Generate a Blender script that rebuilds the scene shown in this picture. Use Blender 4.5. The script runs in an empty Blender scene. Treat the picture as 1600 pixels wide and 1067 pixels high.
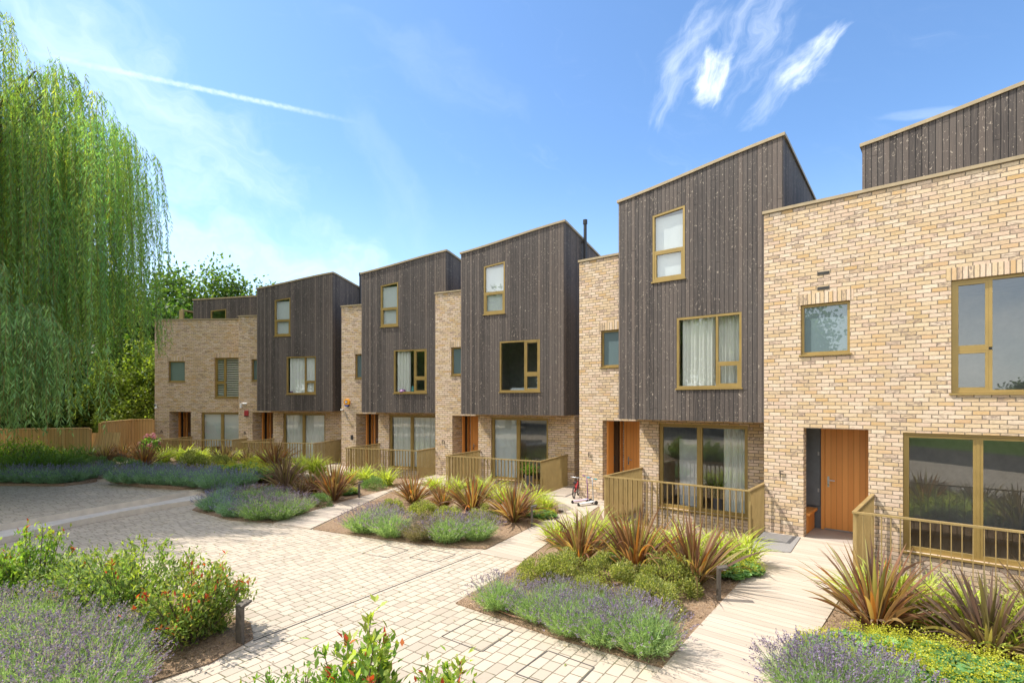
import bpy, bmesh, math, random
import numpy as np
R = math.radians
C = bpy.context.scene.collection
scn = bpy.context.scene

# ------------------------------------------------------------------ camera
FPX, YH, CAMH = 826.3, 625.6, 2.8
cd = bpy.data.cameras.new('camera'); cam = bpy.data.objects.new('camera', cd); C.objects.link(cam)
cam.location = (0, 0, CAMH); cam.rotation_euler = (R(90), 0, 0)
cd.sensor_width = 36; cd.lens = FPX / 1600 * 36; cd.shift_y = (YH - 533.5) / 1600
cd.clip_start = 0.05; cd.clip_end = 3000
scn.camera = cam

# ------------------------------------------------------------------ sun and exposure
SUN_EL, SUN_AZ = 54.0, -11.0          # azimuth of the travelling light, from +X
sd = bpy.data.lights.new('sun', 'SUN'); sun = bpy.data.objects.new('sun', sd); C.objects.link(sun)
sd.energy = 3.3; sd.angle = R(0.5); sd.color = (1.0, 0.94, 0.85)
sun.rotation_euler = (0, R(-(90 - SUN_EL)), R(SUN_AZ)); sun.location = (-20, 4, 30)
scn.view_settings.view_transform = 'Standard'; scn.view_settings.look = 'None'
scn.view_settings.gamma = 1; scn.view_settings.use_curve_mapping = False
scn.view_settings.exposure = 1.1
scn.cycles.max_bounces = 8; scn.cycles.transparent_max_bounces = 12
scn.cycles.caustics_reflective = False; scn.cycles.caustics_refractive = False
scn.cycles.use_denoising = True
scn.cycles.sample_clamp_indirect = 6

# ------------------------------------------------------------------ node helper
class NT:
    def __init__(s, tree):
        s.t = tree; s.n = tree.nodes; s.l = tree.links
    def put(s, sock, v):
        if v is None: return
        if hasattr(v, 'is_linked') or isinstance(v, bpy.types.NodeSocket): s.l.new(v, sock)
        else:
            if isinstance(v, (tuple, list)) and len(v) == 3 and sock.type == 'RGBA': v = (*v, 1)
            sock.default_value = v
    def node(s, typ, ins=None, out=0, **kw):
        n = s.n.new(typ)
        for k, v in kw.items(): setattr(n, k, v)
        for k, v in (ins or {}).items(): s.put(n.inputs[k], v)
        return n.outputs[out] if out is not None else n
    def m(s, op, a, b=None, c=None, clamp=False):
        n = s.n.new('ShaderNodeMath'); n.operation = op; n.use_clamp = clamp
        s.put(n.inputs[0], a); s.put(n.inputs[1], b)
        if c is not None: s.put(n.inputs[2], c)
        return n.outputs[0]
    def v(s, op, a, b=None, out=0):
        n = s.n.new('ShaderNodeVectorMath'); n.operation = op
        s.put(n.inputs[0], a); s.put(n.inputs[1], b)
        return n.outputs[1 if op in ('DOT_PRODUCT', 'LENGTH') else 0]
    def mix(s, f, a, b, blend='MIX'):
        n = s.n.new('ShaderNodeMix'); n.data_type = 'RGBA'; n.blend_type = blend
        s.put(n.inputs[0], f); s.put(n.inputs[6], a); s.put(n.inputs[7], b)
        return n.outputs[2]
    def xyz(s, a, b, c=0.0):
        return s.node('ShaderNodeCombineXYZ', {0: a, 1: b, 2: c})
    def sep(s, vec):
        n = s.n.new('ShaderNodeSeparateXYZ'); s.put(n.inputs[0], vec); return n.outputs
    def noise(s, vec, scale, detail=3, rough=0.55, dist=0.0):
        return s.node('ShaderNodeTexNoise', {'Vector': vec, 'Scale': scale, 'Detail': detail, 'Roughness': rough, 'Distortion': dist})
    def white(s, a, b):
        return s.node('ShaderNodeTexWhiteNoise', {'Vector': s.xyz(a, b)}, noise_dimensions='2D')
    def step(s, x, lo, hi):
        return s.node('ShaderNodeMapRange', {0: x, 1: lo, 2: hi, 3: 0.0, 4: 1.0}, interpolation_type='SMOOTHSTEP')
    def lin(s, x, lo, hi, a=0.0, b=1.0):
        return s.node('ShaderNodeMapRange', {0: x, 1: lo, 2: hi, 3: a, 4: b})
    def ramp(s, f, stops, interp='LINEAR'):
        n = s.n.new('ShaderNodeValToRGB'); n.color_ramp.interpolation = interp
        e = n.color_ramp.elements
        while len(e) < len(stops): e.new(0.5)
        for i, (p, c) in enumerate(stops): e[i].position = p; e[i].color = (*c, 1)
        s.put(n.inputs[0], f); return n.outputs[0]
    def bump(s, h, strength=0.5, dist=0.01):
        return s.node('ShaderNodeBump', {'Height': h, 'Strength': strength, 'Distance': dist})
    def principled(s, base, rough=0.6, metal=0.0, normal=None, spec=0.5):
        n = s.n.new('ShaderNodeBsdfPrincipled')
        s.put(n.inputs['Base Color'], base); s.put(n.inputs['Roughness'], rough); s.put(n.inputs['Metallic'], metal)
        s.put(n.inputs['Specular IOR Level'], spec)
        if normal is not None: s.put(n.inputs['Normal'], normal)
        return n.outputs[0]
    def out(s, sh):
        n = s.n.new('ShaderNodeOutputMaterial'); s.l.new(sh, n.inputs[0])

MATS = {}
def newmat(name):
    m = bpy.data.materials.new(name); m.use_nodes = True; m.node_tree.nodes.clear(); MATS[name] = m
    return m, NT(m.node_tree)

# ------------------------------------------------------------------ sky
w = bpy.data.worlds.new('World'); scn.world = w; w.use_nodes = True
w.node_tree.nodes.clear(); t = NT(w.node_tree)
sky = t.node('ShaderNodeTexSky', sky_type='NISHITA', sun_disc=False, sun_elevation=R(SUN_EL),
             sun_rotation=R(281), air_density=1.0, dust_density=0.6, ozone_density=2.2, altitude=50)
D = t.v('NORMALIZE', t.node('ShaderNodeTexCoord', out=0))
dx, dy, dz = t.sep(D)
def unit(px, py):
    v = np.array([(px - 800) / FPX, 1.0, (YH - py) / FPX]); return v / np.linalg.norm(v)
def tangent(px, py, ang):
    c = unit(px, py); r = np.cross(c, (0, 0, 1)); r /= np.linalg.norm(r); u = np.cross(r, c)
    a = R(ang); e1 = r * math.cos(a) + u * math.sin(a); e2 = -r * math.sin(a) + u * math.cos(a)
    return c, e1, e2
def cloud_patch(px, py, ang, la, lb, seed, soft, aniso=4.0, lo=0.42, hi=0.75, scale=9.0):
    """one wisp of cirrus round a fixed compass direction and height in the sky"""
    c, e1, e2 = tangent(px, py, ang)
    a = t.v('DOT_PRODUCT', D, tuple(e1)); b = t.v('DOT_PRODUCT', D, tuple(e2)); f = t.v('DOT_PRODUCT', D, tuple(c))
    wv = t.xyz(t.m('MULTIPLY', a, 5.0), t.m('MULTIPLY', b, 5.0), seed)
    wn = t.node('ShaderNodeTexNoise', {'Vector': wv, 'Scale': 2.5, 'Detail': 3.0}, out=1)
    wx, wy, wz = t.sep(wn)
    aw = t.m('ADD', a, t.m('MULTIPLY', t.m('SUBTRACT', wx, 0.5), la * 0.7))
    bw = t.m('ADD', b, t.m('MULTIPLY', t.m('SUBTRACT', wy, 0.5), lb * 1.3))
    n = t.noise(t.xyz(t.m('MULTIPLY', aw, 1.0), t.m('MULTIPLY', bw, aniso), seed), scale, 8, 0.62)
    rr = t.m('ADD', t.m('POWER', t.m('ABSOLUTE', t.m('DIVIDE', aw, la)), 2.0), t.m('POWER', t.m('ABSOLUTE', t.m('DIVIDE', bw, lb)), 2.0))
    mask = t.m('SUBTRACT', 1.0, t.step(rr, 0.05, 1.0))
    mask = t.m('MULTIPLY', mask, t.step(f, 0.2, 0.5))
    x = t.m('ADD', n, t.m('MULTIPLY', t.m('SUBTRACT', mask, 1.0), 0.45))
    return t.m('MULTIPLY', t.step(x, lo, hi), soft)
cl = []
cl.append(cloud_patch(1112, 122, 60, 0.060, 0.045, 3.1, 0.75, 2.2, 0.24, 0.80, 20))
cl.append(cloud_patch(1062, 112, 60, 0.14, 0.045, 7.7, 0.27, 3.4, 0.26, 0.92, 17))
cl.append(cloud_patch(1165, 72, 46, 0.13, 0.080, 12.4, 0.34, 3.0, 0.27, 0.95, 15))
cl.append(cloud_patch(1085, 48, 40, 0.09, 0.036, 15.4, 0.24, 3.0, 0.25, 0.92, 15))
cl.append(cloud_patch(1262, 96, 40, 0.075, 0.036, 21.9, 0.72, 2.6, 0.24, 0.84, 18))
cl.append(cloud_patch(1225, 130, 40, 0.11, 0.036, 25.9, 0.32, 3.2, 0.26, 0.92, 15))
cl.append(cloud_patch(330, 410, -8, 0.48, 0.16, 31.0, 0.46, 2.2, 0.16, 1.0, 4))
cl.append(cloud_patch(230, 170, -24, 0.28, 0.11, 44.0, 0.30, 3.0, 0.10, 0.9, 6))
cl.append(cloud_patch(620, 290, -64, 0.20, 0.06, 52.0, 0.07, 3.0, 0.12, 0.9, 6))
cl.append(cloud_patch(690, 110, -20, 0.20, 0.06, 61.0, 0.07, 3.0, 0.12, 0.9, 6))
cl.append(cloud_patch(1440, 180, -14, 0.07, 0.010, 70.0, 0.16, 3.0, 0.15, 0.75, 9))
# the vapour trail: a thin band along one great circle
d1, d2 = unit(55, 84), unit(560, 192)
nn = np.cross(d1, d2); nn /= np.linalg.norm(nn)
ee = d2 - d1; ee /= np.linalg.norm(ee)
dist = t.m('ABSOLUTE', t.m('ADD', t.v('DOT_PRODUCT', D, tuple(nn)), t.m('MULTIPLY', t.m('SUBTRACT', t.noise(D, 130, 2), 0.5), 0.0032)))
al = t.v('DOT_PRODUCT', D, tuple(ee)); a0, a1 = float(d1 @ ee), float(d2 @ ee)
tr = t.m('SUBTRACT', 1.0, t.step(dist, 0.0005, 0.0052))
tr = t.m('MULTIPLY', tr, t.step(al, a0 - 0.08, a0 + 0.22)); tr = t.m('MULTIPLY', tr, t.m('SUBTRACT', 1.0, t.step(al, a1 - 0.16, a1 + 0.02)))
tr = t.m('MULTIPLY', tr, t.lin(t.noise(D, 160, 2), 0.3, 0.6, 0.55, 1.0))
cl.append(t.m('MULTIPLY', tr, 0.32))
tot = cl[0]
for c_ in cl[1:]: tot = t.m('SUBTRACT', 1.0, t.m('MULTIPLY', t.m('SUBTRACT', 1.0, tot), t.m('SUBTRACT', 1.0, c_)))
skyc = t.mix(1.0, sky, (0.60, 0.73, 0.83), 'MULTIPLY')
# thin veil that whitens the air near the horizon
veil = t.m('SUBTRACT', 1.0, t.step(dz, 0.0, 0.42))
skyc = t.mix(t.m('MULTIPLY', veil, 0.28), skyc, (4.4, 5.1, 5.5))
skyc = t.mix(t.m('MULTIPLY', tot, 0.95), skyc, (5.8, 6.0, 6.1))
# unseen bright cloud added behind the camera for neutral fill light
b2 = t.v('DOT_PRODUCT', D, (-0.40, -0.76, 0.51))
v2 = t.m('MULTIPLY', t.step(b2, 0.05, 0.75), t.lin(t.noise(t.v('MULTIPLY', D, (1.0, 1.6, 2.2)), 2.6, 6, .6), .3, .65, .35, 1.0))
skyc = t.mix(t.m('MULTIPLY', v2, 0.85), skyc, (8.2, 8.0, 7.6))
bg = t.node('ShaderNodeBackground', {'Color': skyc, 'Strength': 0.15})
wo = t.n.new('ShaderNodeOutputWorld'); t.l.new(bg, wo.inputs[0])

# ------------------------------------------------------------------ materials
def uv(t): return t.node('ShaderNodeUVMap', uv_map='uv')
def brick_mat(name, soldier=False):
    m, t = newmat(name)
    u, v, _ = t.sep(uv(t))
    if soldier: u, v = v, u
    vv = t.m('DIVIDE', v, 0.075); row = t.m('FLOOR', vv); fv = t.m('FRACT', vv)
    sh = t.m('ADD', t.m('MULTIPLY', t.m('MODULO', row, 2.0), 0.5), t.m('MULTIPLY', t.white(row, 7.3), 0.22))
    uu = t.m('ADD', t.m('DIVIDE', u, 0.225), sh); col = t.m('FLOOR', uu); fu = t.m('FRACT', uu)
    if soldier: col = 3.0; fu = 0.5; uu = 0.5
    P = t.xyz(u, v)
    wob = t.m('MULTIPLY', t.m('SUBTRACT', t.noise(P, 38, 2), 0.5), 0.16)
    ev = t.m('MINIMUM', fv, t.m('SUBTRACT', 1.0, fv)); eu = t.m('MINIMUM', fu, t.m('SUBTRACT', 1.0, fu))
    mv = t.step(t.m('ADD', ev, wob), 0.045, 0.11); mu = t.step(t.m('ADD', eu, t.m('MULTIPLY', wob, 0.35)), 0.014, 0.04)
    br = t.m('MULTIPLY', mv, mu)
    r1 = t.white(col, row); r2 = t.white(t.m('ADD', col, 31.7), row)
    base = t.ramp(r1, [(0, (.58, .41, .235)), (.22, (.64, .48, .31)), (.42, (.54, .37, .19)), (.58, (.63, .445, .315)), (.78, (.68, .53, .38)), (1, (.58, .405, .285))])
    mott = t.noise(t.xyz(t.m('MULTIPLY', u, 14), t.m('MULTIPLY', v, 34), r1), 1.0, 4, 0.65)
    base = t.mix(t.m('MULTIPLY', t.step(mott, 0.5, 0.72), 0.55), base, (.36, .255, .165))
    dark = t.m('MULTIPLY', t.step(r2, 0.80, 0.86), t.step(mott, 0.38, 0.62))
    base = t.mix(t.m('MULTIPLY', dark, 0.8), base, (.22, .155, .125))
    och = t.m('MULTIPLY', t.m('LESS_THAN', r2, 0.07), 0.5)
    base = t.mix(och, base, (.52, .29, .085))
    wear = t.noise(t.xyz(t.m('MULTIPLY', u, 1.6), t.m('MULTIPLY', v, .45), 4.0), 1.0, 5, .6)
    base = t.mix(t.lin(wear, .5, .75, 0, .28), base, (.44, .35, .25))
    base = t.mix(t.m('MULTIPLY', t.step(t.noise(P, 2.2, 5, .7), .58, .75), .22), base, (.70, .60, .46))
    strk = t.noise(t.xyz(t.m('MULTIPLY', u, 7.0), t.m('MULTIPLY', v, .35), 9.0), 1.0, 4, .65)
    runs = t.m('MULTIPLY', t.step(v, 5.6, 6.75), t.step(strk, .48, .68)); base = t.mix(t.m('MULTIPLY', runs, .42), base, (.30, .24, .18))
    damp = t.m('MULTIPLY', t.m('SUBTRACT', 1.0, t.step(t.m('ADD', v, t.m('MULTIPLY', strk, .5)), .15, .65)), .38); base = t.mix(damp, base, (.33, .26, .19))
    big = t.noise(P, 0.8, 3); base = t.mix(t.lin(big, 0.35, 0.65, 0.0, 0.22), base, (.62, .42, .27))
    colr = t.mix(br, (.235, .19, .14), t.mix(1.0, base, (1.03, 1.08, 1.12), 'MULTIPLY'))
    hn = t.m('ADD', t.m('MULTIPLY', t.noise(t.xyz(t.m('MULTIPLY', u, 18), t.m('MULTIPLY', v, 60), r1), 1.0, 4, 0.6), 0.55),
             t.m('MULTIPLY', t.white(t.m('ADD', col, 3.3), t.m('ADD', row, 9.1)), 0.35))
    h = t.m('MULTIPLY', br, t.m('ADD', hn, 0.75))
    t.out(t.principled(colr, 0.88, 0, t.bump(h, 0.85, 0.014), 0.25))
    return m
brick_mat('buff_brick'); brick_mat('soldier_brick', True)

def timber_mat():
    m, t = newmat('charred_timber')
    u, v, _ = t.sep(uv(t))
    wv = 0.098
    uu = t.m('DIVIDE', u, wv); b = t.m('FLOOR', uu); fu = t.m('FRACT', uu)
    r1 = t.white(b, 1.7); r2 = t.white(b, 8.2)
    vo = t.m('ADD', v, t.m('MULTIPLY', r1, 7.0))
    g = t.noise(t.xyz(t.m('MULTIPLY', u, 70), t.m('MULTIPLY', vo, 1.6), r1), 1.0, 5, 0.6, 0.6)
    base = t.ramp(r2, [(0, (.042, .034, .031)), (.35, (.066, .054, .048)), (.7, (.094, .075, .064)), (1, (.145, .112, .092))])
    base = t.mix(t.m('MULTIPLY', t.step(g, 0.42, 0.72), 0.55), base, (.17, .135, .11))
    fl = t.noise(t.xyz(t.m('MULTIPLY', u, 13), t.m('MULTIPLY', vo, 8.5), b), 1.0, 2, 0.45, 2.6)
    fl2 = t.noise(t.xyz(t.m('MULTIPLY', u, 60), t.m('MULTIPLY', vo, 30), b), 1.0, 2)
    fleck = t.m('MULTIPLY', t.step(fl, 0.645, 0.69), t.step(fl2, 0.36, 0.5))
    base = t.mix(t.m('MULTIPLY', fleck, 0.8), base, (.46, .385, .30))
    g2 = t.noise(t.xyz(t.m('MULTIPLY', u, 150), t.m('MULTIPLY', vo, 3.0), r2), 1.0, 3)
    base = t.mix(t.m('MULTIPLY', t.step(g2, .5, .7), .35), base, (.035, .029, .027))
    wz = t.noise(t.xyz(u, t.m('MULTIPLY', v, .5), 2.0), 1.1, 4); base = t.mix(t.lin(wz, .4, .7, 0, .35), base, (.12, .105, .095))
    e = t.m('MINIMUM', fu, t.m('SUBTRACT', 1.0, fu))
    bj = t.m('FRACT', t.m('ADD', t.m('DIVIDE', v, 4.1), r1)); gr = t.m('MULTIPLY', t.step(e, 0.02, 0.075), t.step(bj, 0.0005, 0.0022))
    base = t.mix(gr, (.012, .011, .011), base)
    h = t.m('ADD', t.m('MULTIPLY', gr, 1.0), t.m('MULTIPLY', g, 0.12))
    t.out(t.principled(base, 0.72, 0, t.bump(h, 0.8, 0.012), 0.35))
timber_mat()

def door_mat(name, cols, wv, gap=0.03, rough=0.45):
    m, t = newmat(name)
    u, v, _ = t.sep(uv(t))
    uu = t.m('DIVIDE', u, wv); b = t.m('FLOOR', uu); fu = t.m('FRACT', uu); r1 = t.white(b, 4.4)
    g = t.noise(t.xyz(t.m('MULTIPLY', u, 55), t.m('MULTIPLY', t.m('ADD', v, t.m('MULTIPLY', r1, 9.0)), 2.2), r1), 1.0, 4, 0.6, 0.5)
    base = t.mix(t.m('ADD', t.m('MULTIPLY', r1, 0.5), t.m('MULTIPLY', g, 0.5)), cols[0], cols[1])
    e = t.m('MINIMUM', fu, t.m('SUBTRACT', 1.0, fu)); gr = t.step(e, gap * 0.4, gap)
    base = t.mix(gr, tuple(c * 0.35 for c in cols[0]), base)
    t.out(t.principled(base, rough, 0, t.bump(t.m('ADD', gr, t.m('MULTIPLY', g, 0.1)), 0.5, 0.006), 0.4))
door_mat('oiled_larch', ((.60, .23, .05), (.80, .355, .09)), 0.105)
door_mat('dark_door', ((.10, .05, .025), (.17, .085, .04)), .105)
door_mat('fence_wood', ((.50, .30, .105), (.66, .44, .185)), 0.125, 0.05, 0.8)
door_mat('gate_wood', ((.60, .33, .11), (.74, .45, .18)), .12, .05, .75)
door_mat('floor_boards', ((.20, .13, .07), (.30, .2, .12)), 0.12)

def plain(name, col, rough=0.5, metal=0.0, var=0.12, scale=6.0, spec=0.5, bump=0.0):
    m, t = newmat(name)
    P = t.node('ShaderNodeTexCoord', out=3)
    n = t.noise(P, scale, 4, 0.6)
    c = t.mix(t.lin(n, 0.3, 0.7, 0, 1), tuple(x * (1 - var) for x in col), tuple(min(1, x * (1 + var)) for x in col))
    nr = t.bump(t.noise(P, scale * 6, 3), bump, 0.01) if bump else None
    t.out(t.principled(c, t.lin(n, 0.3, 0.7, rough * 0.88, min(1, rough * 1.12)), metal, nr, spec))
    return m
plain('bronze_metal', (.345, .235, .075), .38, .35, .10, 3)
plain('bronze_coping', (.36, .28, .165), .5, .2)
plain('bronze_rail', (.385, .275, .115), .42, .3, .12, 4)
plain('steel', (.45, .45, .45), .3, .8)
plain('black_metal', (.03, .03, .032), .45, .3)
plain('bollard_metal', (.10, .085, .07), .55, .3, .25, 40)
plain('interior_wall', (.58, .57, .54), .9)
plain('white_board', (.62, .64, .64), .4)
plain('niche_grey', (.13, .14, .15), .5)
plain('roof_felt', (.22, .22, .21), .95, 0, .2, 3, .2, .3)
plain('concrete', (.50, .455, .40), .9, 0, .12, 5, .25, .25)
plain('pale_riser', (.62, .53, .42), .9, 0, .1, 5, .25, .25)
plain('asphalt', (.055, .055, .057), .9, 0, .25, 20, .3, .4)
plain('bark', (.12, .085, .06), .95, 0, .35, 14, .2, .6)
plain('letter_metal', (.10, .085, .07), .4, .6)
plain('vent_grey', (.15, .13, .10), .7)
plain('orange_plastic', (.75, .33, .01), .4, 0, .04)
plain('blue_plastic', (.03, .07, .28), .4, 0, .05)
plain('white_plastic', (.72, .72, .70), .4, 0, .04)
plain('red_plastic', (.40, .03, .035), .4, 0, .08)
plain('purple_plastic', (.20, .09, .22), .4, 0, .08)
plain('teal_plastic', (.05, .25, .27), .4, 0, .08)
plain('dark_plastic', (.025, .025, .028), .5, 0, .1)
plain('pink_plastic', (.55, .42, .50), .4, 0, .05)
plain('slate_pot', (.10, .10, .11), .7)
plain('car_paint', (.25, .32, .40), .25, .3, .04)
plain('tyre', (.02, .02, .02), .85)
plain('black_glass', (.02, .025, .03), .06)
plain('drain_slot', (.07, .062, .054), .8)
plain('tile_floor', (.34, .29, .25), .7, 0, .1, 3)
plain('brown_pipe', (.30, .15, .09), .6)

def cloth(name, col, trans=0.35):
    m, t = newmat(name)
    P = t.node('ShaderNodeTexCoord', out=3)
    n = t.noise(P, 30, 3)
    c = t.mix(n, tuple(x * .93 for x in col), col)
    s1 = t.principled(c, .95, 0, None, .1); s2 = t.node('ShaderNodeBsdfTranslucent', {0: c})
    t.out(t.node('ShaderNodeMixShader', {0: trans, 1: s1, 2: s2}))
cloth('curtain_cloth', (.86, .87, .80), .15); cloth('net_cloth', (.92, .93, .88), .12); cloth('blind_cloth', (.66, .71, .71), .1)

def glass(name, tint, refl, frost=None):
    m, t = newmat(name)
    gm = t.node('ShaderNodeNewGeometry', out=None)
    cs = t.m('ABSOLUTE', t.v('DOT_PRODUCT', gm.outputs['Normal'], gm.outputs['Incoming']))
    fr = t.m('ADD', 0.043, t.m('MULTIPLY', 0.957, t.m('POWER', t.m('SUBTRACT', 1.0, cs), 5.0)))
    # a double-glazed unit reflects from four faces
    fac = t.m('ADD', t.m('MULTIPLY', fr, 1.35), refl, clamp=True)
    P = t.node('ShaderNodeTexCoord', out=3)
    nr = t.bump(t.noise(P, 0.8, 1), 0.02, 0.05)
    gl = t.node('ShaderNodeBsdfGlossy', {'Color': (.95, .97, .97, 1), 'Roughness': 0.005, 'Normal': nr})
    if frost: base = t.principled(t.mix(t.noise(P, 3, 2), frost, tuple(x * 1.15 for x in frost)), .35)
    else: base = t.node('ShaderNodeBsdfTransparent', {0: (*tint, 1)})
    t.out(t.node('ShaderNodeMixShader', {0: fac, 1: base, 2: gl}))
glass('window_glass', (.96, .98, .97), 0.09)
glass('frosted_glass', (.8, .9, .9), 0.05, (.115, .165, .175))

def leaf_mat():
    m, t = newmat('leaf')
    a = t.node('ShaderNodeAttribute', attribute_name='tint')
    s1 = t.principled(a, .5, 0, None, .35)
    s2 = t.node('ShaderNodeBsdfTranslucent', {0: t.mix(1.0, a, (1.35, 1.4, .6), 'MULTIPLY')})
    t.out(t.node('ShaderNodeMixShader', {0: .5, 1: s1, 2: s2}))
leaf_mat()

def paving_mat():
    m, t = newmat('block_paving')
    P = t.node('ShaderNodeTexCoord', out=3)
    X, Y, _ = t.sep(P)
    a = R(PAVE_ANG); ca, sa = math.cos(a), math.sin(a)
    u = t.m('ADD', t.m('MULTIPLY', X, ca), t.m('MULTIPLY', Y, sa)); v = t.m('SUBTRACT', t.m('MULTIPLY', Y, ca), t.m('MULTIPLY', X, sa))
    vv = t.m('DIVIDE', v, 0.15); row = t.m('FLOOR', vv); fv = t.m('FRACT', vv)
    wl = t.m('ADD', 0.15, t.m('MULTIPLY', t.white(row, 2.2), 0.11))
    uu = t.m('ADD', t.m('DIVIDE', u, wl), t.m('MULTIPLY', t.white(row, 5.1), 3.0)); col = t.m('FLOOR', uu); fu = t.m('FRACT', uu)
    ev = t.m('MULTIPLY', t.m('MINIMUM', fv, t.m('SUBTRACT', 1.0, fv)), 0.15)
    eu = t.m('MULTIPLY', t.m('MINIMUM', fu, t.m('SUBTRACT', 1.0, fu)), wl)
    e = t.m('ADD', t.m('MINIMUM', ev, eu), t.m('MULTIPLY', t.m('SUBTRACT', t.noise(P, 30, 2), 0.5), 0.008))
    br = t.step(e, 0.003, 0.0095)
    r = t.white(col, row)
    base = t.ramp(r, [(0, (.36, .30, .23)), (.4, (.42, .355, .275)), (.7, (.46, .385, .30)), (1, (.475, .39, .29))])
    base = t.mix(t.m('MULTIPLY', t.step(t.noise(P, 9, 5, .65), .45, .75), .28), base, (.40, .335, .27))
    base = t.mix(t.lin(t.noise(P, 0.45, 4), .35, .7, 0, .3), base, (.44, .385, .325))
    speck = t.step(t.noise(P, 90, 2), .62, .72); base = t.mix(t.m('MULTIPLY', speck, .25), base, (.30, .25, .2))
    st = t.noise(P, 1.3, 6, .72, .8); base = t.mix(t.m('MULTIPLY', t.step(st, .56, .72), .30), base, (.30, .245, .185))
    tr_ = t.noise(t.xyz(t.m('MULTIPLY', u, .25), t.m('MULTIPLY', v, 2.2), 1.0), 1.0, 4, .6); base = t.mix(t.lin(tr_, .5, .75, 0, .22), base, (.36, .31, .25))
    jn = t.noise(P, 3.0, 3); soil = t.mix(t.step(jn, .45, .6), (.17, .14, .10), (.12, .115, .06))
    br = t.m('MAXIMUM', br, t.m('MULTIPLY', t.step(t.noise(P, 5, 3), .5, .7), .55))
    colr = t.mix(br, soil, base)
    h = t.m('ADD', t.m('MULTIPLY', br, .8), t.m('ADD', t.m('MULTIPLY', r, .25), t.m('MULTIPLY', t.noise(P, 60, 3), .2)))
    t.out(t.principled(colr, .88, 0, t.bump(h, .7, .008), .25))
def G(px, py, z=0.0):
    y = FPX * (CAMH - z) / (py - YH); return ((px - 800) / FPX * y, y)
_a, _b = G(404, 998), G(742, 866)
PAVE_ANG = math.degrees(math.atan2(_b[1] - _a[1], _b[0] - _a[0]))
paving_mat()

def deck_mat():
    m, t = newmat('decking')
    P = t.node('ShaderNodeTexCoord', out=3)
    X, Y, _ = t.sep(P)
    vv = t.m('DIVIDE', Y, 0.145); row = t.m('FLOOR', vv); fv = t.m('FRACT', vv); r1 = t.white(row, 3.3)
    g = t.noise(t.xyz(t.m('ADD', t.m('MULTIPLY', X, 1.3), t.m('MULTIPLY', r1, 20)), t.m('MULTIPLY', Y, 45), r1), 1.0, 4, .6, .4)
    base = t.mix(r1, (.38, .32, .25), (.48, .405, .325))
    base = t.mix(t.m('MULTIPLY', t.step(g, .42, .66), .6), base, (.34, .265, .20))
    base = t.mix(t.m('MULTIPLY', t.step(t.noise(P, 2.4, 5, .7), .56, .74), .3), base, (.30, .25, .20))
    base = t.mix(t.lin(t.noise(P, .7, 3), .4, .7, 0, .25), base, (.44, .39, .34))
    e = t.m('MINIMUM', fv, t.m('SUBTRACT', 1.0, fv)); gr = t.step(e, .008, .028)
    base = t.mix(gr, (.16, .13, .11), base)
    t.out(t.principled(base, .85, 0, t.bump(t.m('ADD', gr, t.m('MULTIPLY', g, .15)), .6, .006), .25))
deck_mat()
def mulch_mat():
    m, t = newmat('mulch')
    P = t.node('ShaderNodeTexCoord', out=3)
    n = t.noise(P, 22, 6, .7); n2 = t.noise(P, 2.0, 3)
    v = t.node('ShaderNodeTexVoronoi', {'Vector': P, 'Scale': 55.0})
    base = t.ramp(n, [(0.25, (.10, .062, .04)), (.45, (.22, .145, .09)), (.6, (.33, .225, .145)), (.8, (.44, .32, .215))])
    base = t.mix(t.lin(n2, .35, .65, 0, .5), base, (.36, .255, .165))
    t.out(t.principled(base, .95, 0, t.bump(t.m('ADD', n, t.m('MULTIPLY', v, .5)), 1.0, .03), .15))
mulch_mat()
def grass_mat(name, a, b):
    m, t = newmat(name)
    P = t.node('ShaderNodeTexCoord', out=3)
    t.out(t.principled(t.mix(t.noise(P, 3, 6, .7), a, b), .9, 0, t.bump(t.noise(P, 40, 4), .8, .05), .2))
grass_mat('lawn', (.035, .09, .015), (.10, .19, .03)); grass_mat('earth', (.12, .10, .06), (.22, .17, .11))

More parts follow.
